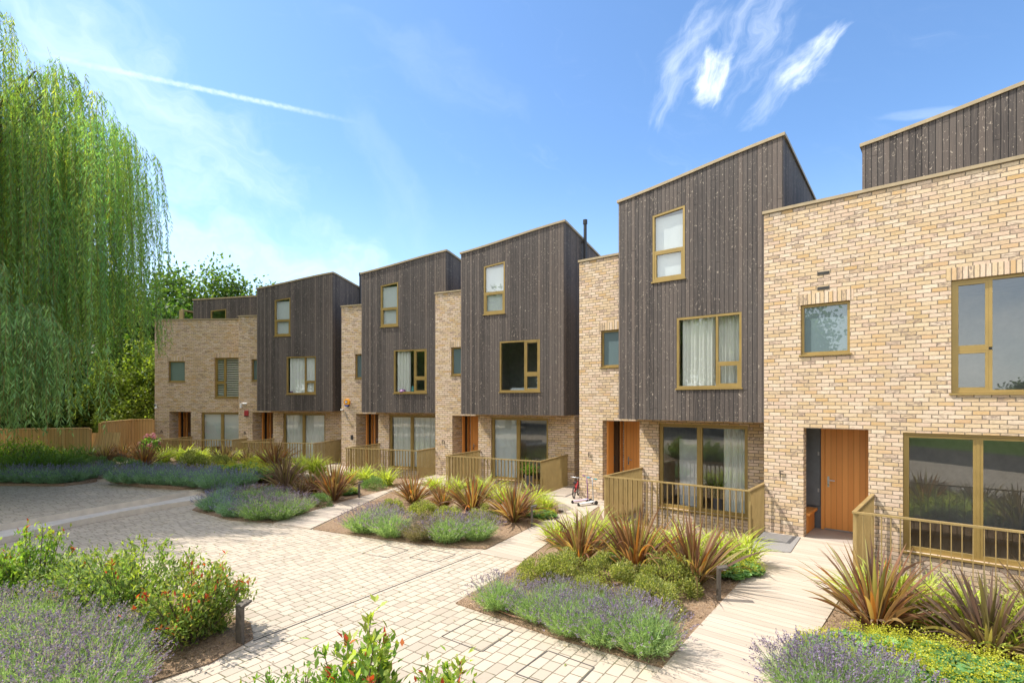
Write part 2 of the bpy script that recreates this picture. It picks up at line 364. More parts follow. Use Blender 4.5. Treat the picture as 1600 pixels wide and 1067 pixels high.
# ------------------------------------------------------------------ mesh helpers
class MB:
    def __init__(s): s.v = []; s.f = []; s.mi = []; s.mats = []
    def mat(s, name):
        if name not in s.mats: s.mats.append(name)
        s.cur = s.mats.index(name); return s
    def face(s, pts):
        b = len(s.v); s.v += [tuple(p) for p in pts]; s.f.append(tuple(range(b, b + len(pts)))); s.mi.append(s.cur)
    def box(s, x0, x1, y0, y1, z0, z1, skip=''):
        p = lambda x, y, z: (x, y, z)
        F = {'f': [p(x0, y0, z0), p(x1, y0, z0), p(x1, y0, z1), p(x0, y0, z1)], 'b': [p(x1, y1, z0), p(x0, y1, z0), p(x0, y1, z1), p(x1, y1, z1)],
             'l': [p(x0, y1, z0), p(x0, y0, z0), p(x0, y0, z1), p(x0, y1, z1)], 'r': [p(x1, y0, z0), p(x1, y1, z0), p(x1, y1, z1), p(x1, y0, z1)],
             't': [p(x0, y0, z1), p(x1, y0, z1), p(x1, y1, z1), p(x0, y1, z1)], 'd': [p(x0, y1, z0), p(x1, y1, z0), p(x1, y0, z0), p(x0, y0, z0)]}
        for k, q in F.items():
            if k not in skip: s.face(q)
    def prism_y(s, pts, y0, y1):
        """pts: (x,z) counter-clockwise seen from -y"""
        n = len(pts)
        s.face([(x, y0, z) for x, z in pts]); s.face([(x, y1, z) for x, z in pts[::-1]])
        for i in range(n):
            a, b = pts[i], pts[(i + 1) % n]
            s.face([(a[0], y0, a[1]), (a[0], y1, a[1]), (b[0], y1, b[1]), (b[0], y0, b[1])])
    def prism_z(s, pts, z0, z1, bottom=False):
        n = len(pts); zs = z1 if hasattr(z1, '__len__') else [z1] * n
        s.face([(x, y, zs[i]) for i, (x, y) in enumerate(pts)])
        for i in range(n):
            j = (i + 1) % n; a, b = pts[i], pts[j]
            s.face([(a[0], a[1], z0), (b[0], b[1], z0), (b[0], b[1], zs[j]), (a[0], a[1], zs[i])])
    def ring(s, q, wd, y0, y1):
        """frame round a quad q = (x0,x1,z0,zl,zr): outer edge, width wd"""
        x0, x1, z0, zl, zr = q
        k = (zr - zl) / (x1 - x0)
        i0, i1, j0 = x0 + wd, x1 - wd, z0 + wd
        jl, jr = zl + k * wd - wd, zr - k * wd - wd
        s.prism_y([(x0, z0), (x1, z0), (x1, j0), (x0, j0)], y0, y1)
        s.prism_y([(x0, zl + k * 0 - wd), (x1, zr - wd), (x1, zr), (x0, zl)], y0, y1)
        s.prism_y([(x0, j0), (i0, j0), (i0, jl), (x0, zl - wd)], y0 + .0015, y1)
        s.prism_y([(i1, j0), (x1, j0), (x1, zr - wd), (i1, jr)], y0 + .0015, y1)
        return (i0, i1, j0, jl, jr)
    def tube(s, pts, r, n=8, cap=True):
        pts = [np.array(p, float) for p in pts]
        rs = r if hasattr(r, '__len__') else [r] * len(pts)
        rings = []
        prev = None
        for i, p in enumerate(pts):
            d = pts[min(i + 1, len(pts) - 1)] - pts[max(i - 1, 0)]; d /= np.linalg.norm(d) + 1e-9
            if prev is None:
                a = np.cross(d, (0, 0, 1.)) if abs(d[2]) < .9 else np.cross(d, (1., 0, 0))
            else: a = prev - d * (prev @ d)
            a /= np.linalg.norm(a) + 1e-9; prev = a; b = np.cross(d, a)
            rings.append([p + rs[i] * (a * math.cos(2 * math.pi * k / n) + b * math.sin(2 * math.pi * k / n)) for k in range(n)])
        for i in range(len(rings) - 1):
            for k in range(n):
                s.face([rings[i][k], rings[i][(k + 1) % n], rings[i + 1][(k + 1) % n], rings[i + 1][k]])
        if cap: s.face(rings[0][::-1]); s.face(rings[-1])
    def cyl(s, c, r, z0, z1, n=16, r2=None):
        s.tube([(c[0], c[1], z0), (c[0], c[1], z1)], [r, r if r2 is None else r2], n)
    def build(s, name, parent=None, smooth=False, bevel=0, weld=False):
        me = bpy.data.meshes.new(name); me.from_pydata(s.v, [], s.f); me.update()
        for k in s.mats: me.materials.append(MATS[k])
        me.polygons.foreach_set('material_index', s.mi)
        ul = me.uv_layers.new(name='uv')
        co = np.array(s.v, float); uvs = []
        for p in me.polygons:
            n = p.normal; ax, ay, az = abs(n.x), abs(n.y), abs(n.z)
            for vi in p.vertices:
                x, y, z = s.v[vi]
                uvs += ([x, y] if az > .75 else ([y + 3.17, z] if ax > ay else [x, z]))
        ul.data.foreach_set('uv', uvs)
        if weld or bevel or smooth:
            bm = bmesh.new(); bm.from_mesh(me); bmesh.ops.remove_doubles(bm, verts=bm.verts, dist=1e-4); bm.to_mesh(me); bm.free()
        if smooth: me.polygons.foreach_set('use_smooth', [True] * len(me.polygons))
        o = bpy.data.objects.new(name, me); C.objects.link(o)
        if bevel:
            b = o.modifiers.new('bevel', 'BEVEL'); b.width = bevel; b.segments = 2; b.limit_method = 'ANGLE'
        if parent: o.parent = parent
        return o

def tag(o, label, cat, group=None):
    o['label'] = label; o['category'] = cat
    if group: o['group'] = group
    return o
def thing(name, label, cat, loc=(0, 0, 0), rz=0, group=None):
    o = bpy.data.objects.new(name, None); C.objects.link(o); o.location = loc; o.rotation_euler = (0, 0, rz)
    o.empty_display_size = .2
    return tag(o, label, cat, group)
def structure(o, kind='structure'): o['kind'] = kind; return o

# ------------------------------------------------------------------ houses
HOUSE = {'A': (-17.70, 26.20, 3.5), 'B': (-12.98, 25.11, 12.6), 'C': (-7.245, 22.475, 21.35), 'D': (-2.856, 19.726, 27.35),
         'E': (1.935, 15.203, 38.6), 'F': (5.375, 11.278, 40.9)}
def HL(h, x, y, z=0.0):
    X, Y, a = HOUSE[h]; a = R(a)
    return (X + x * math.cos(a) + y * math.sin(a), Y - x * math.sin(a) + y * math.cos(a), z)
UT, UR, PR = 1.708, 5.5, -0.90           # timber left and right edge, how far it oversails
ZP, ZC, ZTL, ZTR = 6.76, 2.328, 7.82, 8.345
DEPTH = 8.5
SW = (.70, 1.56, 3.73, 4.744)            # small window
RC = (.752, 1.86, 0.0, 2.243)            # entry recess
PT = (2.388, 4.57, .05, 2.214)           # patio opening
W1 = (3.216, 4.677, 3.087, 4.744)        # first floor window
W2 = (2.612, 3.416, 5.677, 7.285)        # top window (left head height)
ZTR_NOW = [ZTR]
def ztop(x): # roof profile of the timber volume
    tt = (x - UT) / (UR - UT)
    return ZTL + (ZTR_NOW[0] - ZTL) * (tt + .02 * math.sin(2 * math.pi * (tt - .0)) * -1)
def facade(mb, y, x0, x1, zb, zt, holes, cuts=()):
    xs = sorted(set([x0, x1] + [c for c in cuts if x0 < c < x1] + [c for h in holes for c in h[:2] if x0 < c < x1]))
    top = zt if callable(zt) else (lambda x: zt)
    for a, b in zip(xs, xs[1:]):
        hs = sorted([h for h in holes if h[0] <= a + 1e-6 and h[1] >= b - 1e-6], key=lambda h: h[2])
        la = lb = zb
        for h in hs:
            if h[2] > la + 1e-4: mb.face([(a, y, la), (b, y, lb), (b, y, h[2]), (a, y, h[2])])
            k = (h[4] - h[3]) / (h[1] - h[0]) if len(h) > 4 else 0
            la = h[3] + k * (a - h[0]); lb = h[3] + k * (b - h[0])
        mb.face([(a, y, la), (b, y, lb), (b, y, top(b)), (a, y, top(a))])
def reveal(mb, h, y0, y1, floor=True):
    x0, x1, z0, zl = h[:4]; zr = h[4] if len(h) > 4 else zl
    mb.face([(x0, y0, z0), (x0, y0, zl), (x0, y1, zl), (x0, y1, z0)][::-1])
    mb.face([(x1, y0, z0), (x1, y1, z0), (x1, y1, zr), (x1, y0, zr)][::-1])
    mb.face([(x0, y0, zl), (x1, y0, zr), (x1, y1, zr), (x0, y1, zl)][::-1])
    if floor: mb.face([(x0, y0, z0), (x0, y1, z0), (x1, y1, z0), (x1, y0, z0)][::-1])
def room(mb, x0, x1, z0, z1, y0, d):
    mb.mat('interior_wall')
    mb.face([(x0, y0, z0), (x0, y0 + d, z0), (x0, y0 + d, z1), (x0, y0, z1)][::-1])
    mb.face([(x1, y0, z0), (x1, y0 + d, z0), (x1, y0 + d, z1), (x1, y0, z1)])
    mb.face([(x0, y0 + d, z0), (x1, y0 + d, z0), (x1, y0 + d, z1), (x0, y0 + d, z1)])
    mb.face([(x0, y0, z1), (x1, y0, z1), (x1, y0 + d, z1), (x0, y0 + d, z1)])
    mb.mat('floor_boards'); mb.face([(x0, y0, z0), (x1, y0, z0), (x1, y0 + d, z0), (x0, y0 + d, z0)])
def window(root, hole, y, cells, glassname='window_glass', sill=True, name='window', wd=.05, sash=.045, out=.02):
    """cells: list of (x0,x1,z0,zl,zr, has_sash)"""
    fr = MB().mat('bronze_metal')
    x0, x1, z0, zl = hole[:4]; zr = hole[4] if len(hole) > 4 else zl
    inner = fr.ring((x0 + .002, x1 - .002, z0 + .002, zl - .002, zr - .002), wd, y, y + .09)
    panes = []
    for c in cells:
        q = (max(c[0], inner[0]), min(c[1], inner[1]), max(c[2], inner[2]), c[3], c[4])
        if c[5]: q = fr.ring(q, sash, y + .006, y + .075)
        panes.append(q)
    # bars between neighbouring cells
    for i, c in enumerate(cells):
        if c[1] < inner[1] - .02: fr.mat('bronze_metal').box(c[1] + .001, c[1] + .049, y + .003, y + .085, max(c[2], inner[2]), min(c[3], c[4]))
        if min(c[3], c[4]) < min(inner[3], inner[4]) - .02 and abs(c[3] - c[4]) < 1e-6:
            fr.box(max(c[0], inner[0]), min(c[1], inner[1]), y + .0045, y + .082, c[3] + .001, c[3] + .049)
    f = fr.build(name, root)
    for q in panes:
        p = MB().mat(glassname)
        p.prism_y([(q[0] - .005, q[2] - .005), (q[1] + .005, q[2] - .005), (q[1] + .005, q[4] + .005), (q[0] - .005, q[3] + .005)], y + .035, y + .059) if glassname == 'x' else \
            p.face([(q[0] - .005, y + .04, q[2] - .005), (q[1] + .005, y + .04, q[2] - .005), (q[1] + .005, y + .04, q[4] + .005), (q[0] - .005, y + .04, q[3] + .005)])
        p.build('pane', f)
    if sill:
        s = MB().mat('bronze_metal'); s.box(x0 - .025, x1 + .025, y - (.032 if y < .05 else .09), y + .02, z0 - .035, z0 - .003); s.build('sill', f)
    return f
def curtain(h, x0, x1, z0, z1, y, label, matn='curtain_cloth', waves=12, amp=.035):
    mb = MB().mat(matn); n = waves * 6; pts = []
    rnd = random.Random(int(x0 * 100 + z1 * 10)); ph = rnd.random() * 6
    for i in range(n + 1):
        s = i / n
        pts.append((x0 + (x1 - x0) * s, y + amp * math.sin(s * waves * 2 * math.pi + ph) + amp * .5 * math.sin(s * waves * 3.1 + ph)))
    for a, b in zip(pts, pts[1:]): mb.face([(*a, z0), (*b, z0), (*b, z1), (*a, z1)])
    o = mb.build('curtain', smooth=True); X, Y, a = HOUSE[h]; o.location = (X, Y, 0); o.rotation_euler = (0, 0, -R(a))
    return tag(o, label, 'curtain')
def place(o, h):
    X, Y, a = HOUSE[h]; o.location = (X, Y, 0); o.rotation_euler = (0, 0, -R(a)); return o

HLAB = {'A': 'buff brick house at the far left end, letter A, dark timber top storey set back',
        'B': 'house B, darkest timber box oversailing buff brick, second from the left end',
        'C': 'house third from the left end, brown-black timber box, purple toy in its window',
        'D': 'house fourth from the left, timber box with black flue, just left of the scooters',
        'E': 'house E, tall weathered timber box over brick, second from the right end',
        'F': 'nearest buff brick house at the right edge, letter F, orange timber front door'}
def make_house(h):
    X, Y, ang = HOUSE[h]; timber = h in 'BCDE'; ZTR_NOW[0] = ZTR - (.36 if h == 'A' else 0)
    root = thing('terraced_house', HLAB[h], 'house', (X, Y, 0), -R(ang), 'terraced houses along the crescent')
    # brick shell
    wb = MB().mat('buff_brick')
    holes = [SW, RC, PT]
    if timber:
        facade(wb, 0, 0, UT + .02, -1.0, ZP, [SW, RC, ])
        facade(wb, 0, UT + .02, UR, -1.0, ZC + .03, [RC, PT])
        wb.face([(UR, 0, -1), (UR, DEPTH, -1), (UR, DEPTH, ZC), (UR, 0, ZC)])
        wb.face([(0, 0, -1), (0, 0, ZP), (0, DEPTH, ZP), (0, DEPTH, -1)])
        wb.face([(UT + .1, .25, ZP), (UT + .1, DEPTH, ZP), (0.25, DEPTH, ZP), (.25, .25, ZP)][::-1])
    else:
        WF = (3.07, 4.70, 2.93, 4.90)
        facade(wb, 0, 0, UR + .1, -1.0, ZP, [SW, RC, PT, WF])
        wb.face([(UR + .1, 0, -1), (UR + .1, DEPTH, -1), (UR + .1, DEPTH, ZP), (UR + .1, 0, ZP)])
        wb.face([(0, 0, -1), (0, 0, ZP), (0, DEPTH, ZP), (0, DEPTH, -1)])
        reveal(wb, WF, 0, .10)
    reveal(wb, SW, 0, .10); reveal(wb, PT, 0, .10)
    # entry recess
    rb = .24 if h in 'EF' else .66
    pw = .32 if h in 'E' else .12
    wb.face([(RC[0], 0, 0), (RC[0], 0, RC[3]), (RC[0], rb, RC[3]), (RC[0], rb, 0)][::-1])
    wb.face([(RC[1], 0, 0), (RC[1], 1.15, 0), (RC[1], 1.15, RC[3]), (RC[1], 0, RC[3])][::-1])
    wb.face([(RC[0] - .5, rb, 0), (RC[0], rb, 0), (RC[0], rb, RC[3]), (RC[0] - .5, rb, RC[3])][::-1])
    wb.face([(UR if timber else UR + .1, DEPTH, -1), (0, DEPTH, -1), (0, DEPTH, ZP), (UR if timber else UR + .1, DEPTH, ZP)])
    wb.build('brick_wall', root)
    rf = MB().mat('roof_felt')
    x1 = UT + .1 if timber else UR
    rf.box(.2, x1, .2, DEPTH - .2, ZP - .35, ZP - .3); rf.build('flat_roof', root)
    cp = MB().mat('bronze_coping')
    if timber: cp.box(-.03, UT - .004, -.03, .3, ZP + .002, ZP + .062); cp.box(-.03, .27, .3, DEPTH, ZP + .002, ZP + .062)
    else:
        cp.box(-.03, UR + .13, -.03, .3, ZP + .002, ZP + .062); cp.box(-.03, .27, .3, DEPTH, ZP + .002, ZP + .062)
    cp.build('coping', root)
    # soldier courses over the windows, 3 mm proud of the wall
    for q in [(SW[0] - .075, SW[1] + .06, -.004, .02, SW[3] + .002, SW[3] + .215), (1.99, UR - .02, -.004, .02, -.64, -.425)] + ([(3.0, 4.77, -.004, .02, 4.902, 5.117)] if not timber else []):
        sc = MB().mat('soldier_brick'); sc.box(*q); sc.build('soldier_course', root)
    # timber box
    tb = MB().mat('charred_timber')
    yf = PR if timber else .40
    zb = ZC if timber else ZP - .5
    w2r = W2[3] + .085
    hs = [W1, (*W2, w2r)] if timber else ([(*W2, w2r)] if h == 'A' else [])
    cuts = [UT + (UR - UT) * k / 14 for k in range(15)]
    facade(tb, yf, UT, UR, zb, ztop, hs, cuts)
    zr = lambda y: -.075 * (y - yf)
    for x, fl in ((UR, 1), (UT, -1)):
        q = [(x, yf, zb), (x, DEPTH - .4, zb), (x, DEPTH - .4, ztop(x) + zr(DEPTH - .4)), (x, yf, ztop(x))]
        tb.face(q if fl > 0 else q[::-1])
    tb.face([(UT, DEPTH - .4, zb), (UR, DEPTH - .4, zb), (UR, DEPTH - .4, ztop(UR) + zr(DEPTH - .4)), (UT, DEPTH - .4, ztop(UT) + zr(DEPTH - .4))][::-1])
    tb.mat('roof_felt')
    for a, b in zip(cuts, cuts[1:]):
        tb.face([(a, yf, ztop(a) - .02), (b, yf, ztop(b) - .02), (b, DEPTH - .4, ztop(b) - .02 + zr(DEPTH - .4)), (a, DEPTH - .4, ztop(a) - .02 + zr(DEPTH - .4))])
    if timber:
        tb.mat('fence_wood'); tb.face([(UT, yf, zb), (UT, .3, zb), (UR, .3, zb), (UR, yf, zb)])
    tb.mat('charred_timber')
    for q in hs: reveal(tb, q, yf, yf + .05)
    tb.build('timber_cladding', root)
    tc = MB().mat('bronze_coping')
    for a, b in zip(cuts, cuts[1:]):
        a2 = a - (.04 if a == cuts[0] else 0); b2 = b + (.04 if b == cuts[-1] else 0)
        tc.prism_y([(a2, ztop(a) - .01), (b2, ztop(b) - .01), (b2, ztop(b) + .055), (a2, ztop(a) + .055)], yf - .028, yf + .2)
    for x0, x1_, x in ((UT - .04, UT + .16, UT), (UR - .16, UR + .04, UR)):
        za, zb_ = ztop(x), ztop(x) + zr(DEPTH - .4)
        for (qa, qb) in (((-.01), .055),):
            y0, y1 = yf + .2, DEPTH - .38
            tc.face([(x0, y0, za + qb), (x1_, y0, za + qb), (x1_, y1, zb_ + qb), (x0, y1, zb_ + qb)])
            tc.face([(x1_, y0, za + qa), (x1_, y1, zb_ + qa), (x1_, y1, zb_ + qb), (x1_, y0, za + qb)])
            tc.face([(x0, y0, za + qa), (x0, y0, za + qb), (x0, y1, zb_ + qb), (x0, y1, zb_ + qa)])
    tc.build('roof_edge', root)
    # windows
    window(root, SW, .06 if not timber else .06, [(SW[0], SW[1], SW[2], SW[3] - .05, SW[3] - .05, False)], 'frosted_glass')
    dcell = [(PT[0], 3.40, PT[2], PT[3] - .05, PT[3] - .05, True), (3.45, PT[1], PT[2], PT[3] - .05, PT[3] - .05, True)]
    window(root, PT, .06, dcell, sill=True, name='patio_window', wd=.042, sash=.042)
    if timber:
        xm, zt = 4.12, 3.62
        window(root, W1, yf + .004, [(W1[0], xm, W1[2], W1[3] - .05, W1[3] - .05, False),
                                     (xm + .05, W1[1], W1[2], zt, zt, True), (xm + .05, W1[1], zt + .05, W1[3] - .05, W1[3] - .05, h in 'CD')], out=0)
        zm = 6.36
        kk = (w2r - W2[3]) / (W2[1] - W2[0])
        window(root, (*W2, w2r), yf + .004, [(W2[0], W2[1], W2[2], zm, zm, True), (W2[0], W2[1], zm + .05, W2[3] - .05 + kk * .05, w2r - .05 - kk * .05, False)], out=0)
    else:
        xm, zt = 3.56, 3.66
        window(root, WF, .06, [(WF[0], xm, WF[2], zt, zt, True), (WF[0], xm, zt + .05, WF[3] - .05, WF[3] - .05, True),
                               (xm + .05, WF[1], WF[2], WF[3] - .05, WF[3] - .05, False)])
        if h == 'A':
            window(root, (*W2, w2r), yf + .004, [(W2[0], W2[1], W2[2], W2[3] - .05, w2r - .05, False)], sill=False)
    # rooms behind the glass
    im = MB()
    room(im, PT[0] - .35, UR - .15, .0, 2.30, .16, 3.4)
    room(im, UT + .15 if timber else 2.3, UR - .12, 2.5, 5.1, (yf + .1) if timber else .16, 3.2)
    if timber or h == 'A': room(im, UT + .15, UR - .12, 5.2, ZTL - .40, yf + .1, 2.6)
    im.build('interior', root)
    # entry: floor, back wall with door, side niche
    en = MB().mat('tile_floor'); en.box(RC[0] - .5, RC[1], .005, 1.15, -.3, .004)
    en.mat('interior_wall'); en.face([(RC[0] - .5, 0.24, RC[3] + .004), (RC[1], .24, RC[3] + .004), (RC[1], 1.16, RC[3] + .004), (RC[0] - .5, 1.16, RC[3] + .004)])
    en.face([(RC[0], 0, RC[3] + .004), (RC[1], 0, RC[3] + .004), (RC[1], .24, RC[3] + .004), (RC[0], .24, RC[3] + .004)])
    en.mat('niche_grey' if h == 'F' else 'buff_brick')
    en.face([(RC[0] - .5, .24, 0), (RC[0] - .5, 1.15, 0), (RC[0] - .5, 1.15, RC[3]), (RC[0] - .5, .24, RC[3])][::-1])
    en.face([(RC[0] - .5, 1.15, 0), (.86, 1.15, 0), (.86, 1.15, RC[3]), (RC[0] - .5, 1.15, RC[3])])
    en.build('entry_porch', root)
    if h == 'F':
        en = MB().mat('niche_grey')
        en.box(RC[0] - .48, .84, 1.10, 1.14, .5, 2.2); en.mat('steel')
        for z in (.8, 1.6): en.box(.80, .83, 1.085, 1.1, z, z + .08)
        en.build('cupboard_door', root)
        b = MB().mat('oiled_larch'); b.box(RC[0] - .49, .80, .30, 1.09, .40, .455); b.box(RC[0] - .49, .74, .34, 1.09, .01, .40); b.build('porch_bench', root, bevel=.006)
    else:
        fr = MB().mat('oiled_larch')
        fr.box(RC[0] - .02, RC[0] + .05, rb + .003, rb + pw, 0.006, RC[3] - .004)
        fr.box(RC[0] - .02, RC[0] + .05, 1.0, 1.14, 0.006, RC[3] - .004)
        f = fr.build('side_screen', root)
        p = MB().mat('black_glass'); p.box(RC[0] + .005, RC[0] + .02, rb + pw, 1.0, .006, RC[3] - .004); p.build('pane', f)
    d = MB().mat('oiled_larch' if h in 'DEF' else 'dark_door'); d.box(.93, RC[1] - .06, 1.10, 1.15, .035, RC[3] - .05); d.mat('steel'); d.box(.93, RC[1] - .06, 1.092, 1.12, .012, .033)
    dr = d.build('front_door', root)
    fr = MB().mat('oiled_larch'); fr.box(.865, .927, 1.085, 1.15, .006, RC[3] - .004); fr.box(RC[1] - .058, RC[1] - .003, 1.085, 1.15, .006, RC[3] - .004)
    fr.box(.927, RC[1] - .058, 1.085, 1.15, RC[3] - .048, RC[3] - .004); fr.build('frame', dr)
    hd = MB().mat('steel'); hd.box(.985, 1.02, 1.088, 1.10, .93, 1.16); hd.tube([(1.0, 1.09, 1.08), (1.0, 1.04, 1.08), (1.13, 1.04, 1.08)], .011); hd.build('handle', dr, smooth=False)
    return root
ROOT = {h: make_house(h) for h in 'ABCDEF'}

# fittings on the walls
def letter(h, x, z, size=.2):
    cu = bpy.data.curves.new('letter', 'FONT'); cu.body = h; cu.size = size; cu.extrude = .006
    tmp = bpy.data.objects.new('tmp', cu); C.objects.link(tmp)
    dg = bpy.context.evaluated_depsgraph_get(); me = bpy.data.meshes.new_from_object(tmp.evaluated_get(dg))
    bpy.data.objects.remove(tmp)
    me.materials.clear(); me.materials.append(MATS['letter_metal'])
    o = bpy.data.objects.new('house_letter', me); C.objects.link(o)
    o.location = HL(h, x, -.03, z); o.rotation_euler = (R(90), 0, -R(HOUSE[h][2]))
    tag(o, f'small bronze letter {h} fixed to the brick left of door {h}', 'letter sign', 'house letters beside the doors')
for h in 'ABDEF': letter(h, .30, 1.2)
def fitting(h, name, mb, label, cat): return tag(place(mb.build(name), h), label, cat)
for z in (5.34, 5.04):
    mb = MB().mat('vent_grey'); mb.box(1.0, 1.215, -.008, .02, z - .033, z + .033); mb.mat('black_metal')
    for i in range(12): mb.box(1.01 + i * .017, 1.018 + i * .017, -.013, -.0085, z - .024, z + .024)
    fitting('F', 'air_brick', mb, ('upper' if z > 5.2 else 'lower') + ' of two dark air bricks above the small window of house F', 'air brick')
mb = MB().mat('orange_plastic')
ct = (.33, 2.72)
def ngon(c, r, n, ph=0): return [(c[0] + r * math.cos(ph + 2 * math.pi * i / n), c[1] + r * math.sin(ph + 2 * math.pi * i / n)) for i in range(n)]
ab = thing('alarm_box', 'orange octagonal burglar alarm box on the brick of the third house', 'alarm box', HL('C', 0, 0), -R(HOUSE['C'][2]))
mb.prism_y(ngon(ct, .15, 8, math.pi / 8), -.10, .0); mb.build('case', ab, bevel=.012)
mb = MB().mat('blue_plastic'); mb.prism_y([(ct[0] - .075, ct[1] - .17), (ct[0] + .075, ct[1] - .17), (ct[0] + .10, ct[1] - .10), (ct[0] - .10, ct[1] - .10)], -.107, -.02); mb.build('strobe', ab)
mb = MB().mat('blue_plastic'); mb.prism_y(ngon((ct[0] - .01, ct[1] + .02), .062, 14), -.106, -.099); mb.mat('white_plastic'); mb.prism_y(ngon((ct[0] - .01, ct[1] + .015), .036, 12), -.110, -.1065); mb.build('badge', ab)
mb = MB().mat('red_plastic'); mb.box(.36, .55, -.07, 0, 2.08, 2.32); mb.mat('dark_plastic'); mb.box(.36, .55, -.068, 0, 2.05, 2.078)
fitting('B', 'alarm_box', mb, 'dark red alarm box on the brick beside door B', 'alarm box')
mb = MB().mat('white_plastic'); mb.box(.14, .20, -.05, 0, 2.45, 2.67); mb.cyl((.17, -.06), .05, 2.46, 2.55, 10); mb.cyl((.17, -.06), .045, 2.58, 2.66, 10)
fitting('B', 'security_light', mb, 'white twin-spot security light left of the camera on wall B', 'security light')
def cctv(h, x, z, label):
    mb = MB().mat('white_plastic'); mb.box(x - .02, x + .05, -.03, 0, z - .04, z + .04)
    mb.tube([(x, -.03, z), (x + .06, -.12, z + .03)], .02); mb.tube([(x - .01, -.16, z + .05), (x + .17, -.10, z + .05)], .045, 12); mb.mat('dark_plastic'); mb.tube([(x - .018, -.163, z + .05), (x - .011, -.16, z + .05)], .036, 12)
    fitting(h, 'security_camera', mb, label, 'camera')
cctv('B', .36, 2.60, 'white bullet security camera above the red alarm box')
mb = MB().mat('white_plastic'); mb.box(.03, .1, -.05, 0, 2.42, 2.62); mb.mat('dark_plastic'); mb.tube([(.06, -.05, 2.57), (.06, -.12, 2.55)], .04, 10); mb.mat('white_plastic'); mb.tube([(.1, -.04, 2.46), (.18, -.13, 2.42)], .045, 10)
fitting('A', 'security_camera', mb, 'white security camera at the left corner of house A', 'camera')
mb = MB().mat('dark_plastic'); mb.box(.52, .60, -.07, 0, 1.16, 1.34); fitting('C', 'wall_lamp', mb, 'small black wall lamp left of the third house door', 'wall lamp')
mb = MB().mat('white_plastic'); mb.cyl((.06, -.05), .06, 2.38, 2.44, 10); mb.mat('steel'); mb.tube([(.2, -.02, 2.33), (.36, -.05, 2.0)], .012); fitting('C', 'wall_bracket', mb, 'small white sensor and bracket below the orange alarm box', 'bracket')
def flue(h, y, label):
    mb = MB().mat('black_metal'); mb.cyl((UR + .12, y), .055, 6.6, 8.80, 14); mb.cyl((UR + .12, y), .075, 8.72, 8.86, 14)
    for z in (7.2, 8.1): mb.box(UR - .01, UR + .12, y - .02, y + .02, z, z + .04)
    fitting(h, 'flue_pipe', mb, label, 'flue pipe')
flue('D', .70, 'black flue pipe up the side of the house left of the scooters')
flue('B', 1.3, 'black flue pipe up the right side of timber house B')
# roof terrace rail on house A
rt = thing('terrace_rail', 'bronze roof terrace rail on top of brick house A', 'railing', HL('A', 0, 0), -R(HOUSE['A'][2]))
for (x, y) in ((.75, .9), (1.55, 3.6), (1.7, 5.8)):
    p = MB().mat('bronze_rail'); p.box(x - .1, x + .1, y - .05, y + .05, 6.45, 7.42); p.build('post', rt)
p = MB().mat('bronze_rail')
p.tube([(.75, .9, 7.44), (1.55, 3.6, 7.36), (1.7, 5.8, 7.36)], .045, 6); p.build('handrail', rt)

# curtains, blinds and things on the sills
y0 = PR + .15
curtain('B', 3.28, 4.62, 3.1, 4.72, y0, 'pale full curtain in the first floor window of house B', 'net_cloth', 16)
curtain('B', 2.45, 4.5, .06, 2.2, .19, 'full pleated curtain behind the patio glass of house B', 'net_cloth', 22)
curtain('C', 3.28, 3.86, 3.1, 4.72, y0, 'pale curtain drawn to the left in the purple toy window', 'curtain_cloth', 8)
curtain('C', 2.45, 4.5, .06, 2.2, .19, 'full striped curtain behind the patio glass of the third house', 'curtain_cloth', 16, .05)
curtain('D', 2.45, 3.38, .06, 2.2, .17, 'smooth pale curtain behind the left patio pane, house left of the scooters', 'blind_cloth', 3, .01)
curtain('E', 3.28, 4.05, 3.1, 4.72, y0, 'left curtain in the first floor window of house E', 'curtain_cloth', 8)
curtain('E', 4.1, 4.62, 3.1, 4.72, y0 + .1, 'right curtain in the first floor window of house E', 'curtain_cloth', 6)
curtain('E', 3.95, 4.52, .06, 2.2, .3, 'curtain gathered at the right of the patio glass of house E', 'curtain_cloth', 7, .04)
for h, lab in (('B', 'pale sheet for reflected sky, added behind the open top window of house B'), ('C', 'pale sheet for reflected sky, added behind the top window of the third house'), ('D', 'pale sheet for reflected sky, added behind the top window, house left of the scooters'), ('E', 'pale sheet for reflected sky, added behind the top window of house E')):
    curtain(h, W2[0] + .04, W2[1] - .04, W2[2] + .02, W2[3] - .06, PR + .112, lab, 'blind_cloth', 2, .003)  # cloth added behind the panes, its pale colour stands in for reflected sky
bl = MB().mat('white_plastic')
for i in range(17): bl.box(3.12, 4.66, .22, .24, 3.0 + i * .112, 3.062 + i * .112)
fitting('A', 'slatted_blind', bl, 'white slatted blind in the first floor window of house A', 'blind')
for a, b, lab in ((2.45, 3.40, 'left roller blind in the patio window of house A'), (3.46, 4.54, 'right roller blind in the patio window of house A')):
    bl = MB().mat('blind_cloth'); bl.box(a, b, .2, .206, .55, 2.2); bl.mat('white_plastic'); bl.box(a, b, .19, .212, .53, .552); fitting('A', 'roller_blind', bl, lab, 'blind')
mb = MB().mat('white_board'); mb.box(2.72, 3.16, .62, .68, .05, 1.78); mb.mat('steel'); mb.box(2.70, 2.72, .61, .69, .05, 1.8); mb.box(3.16, 3.18, .61, .69, .05, 1.8)
fitting('E', 'tall_mirror', mb, 'tall pale board leaning inside the left patio pane of house E', 'board')

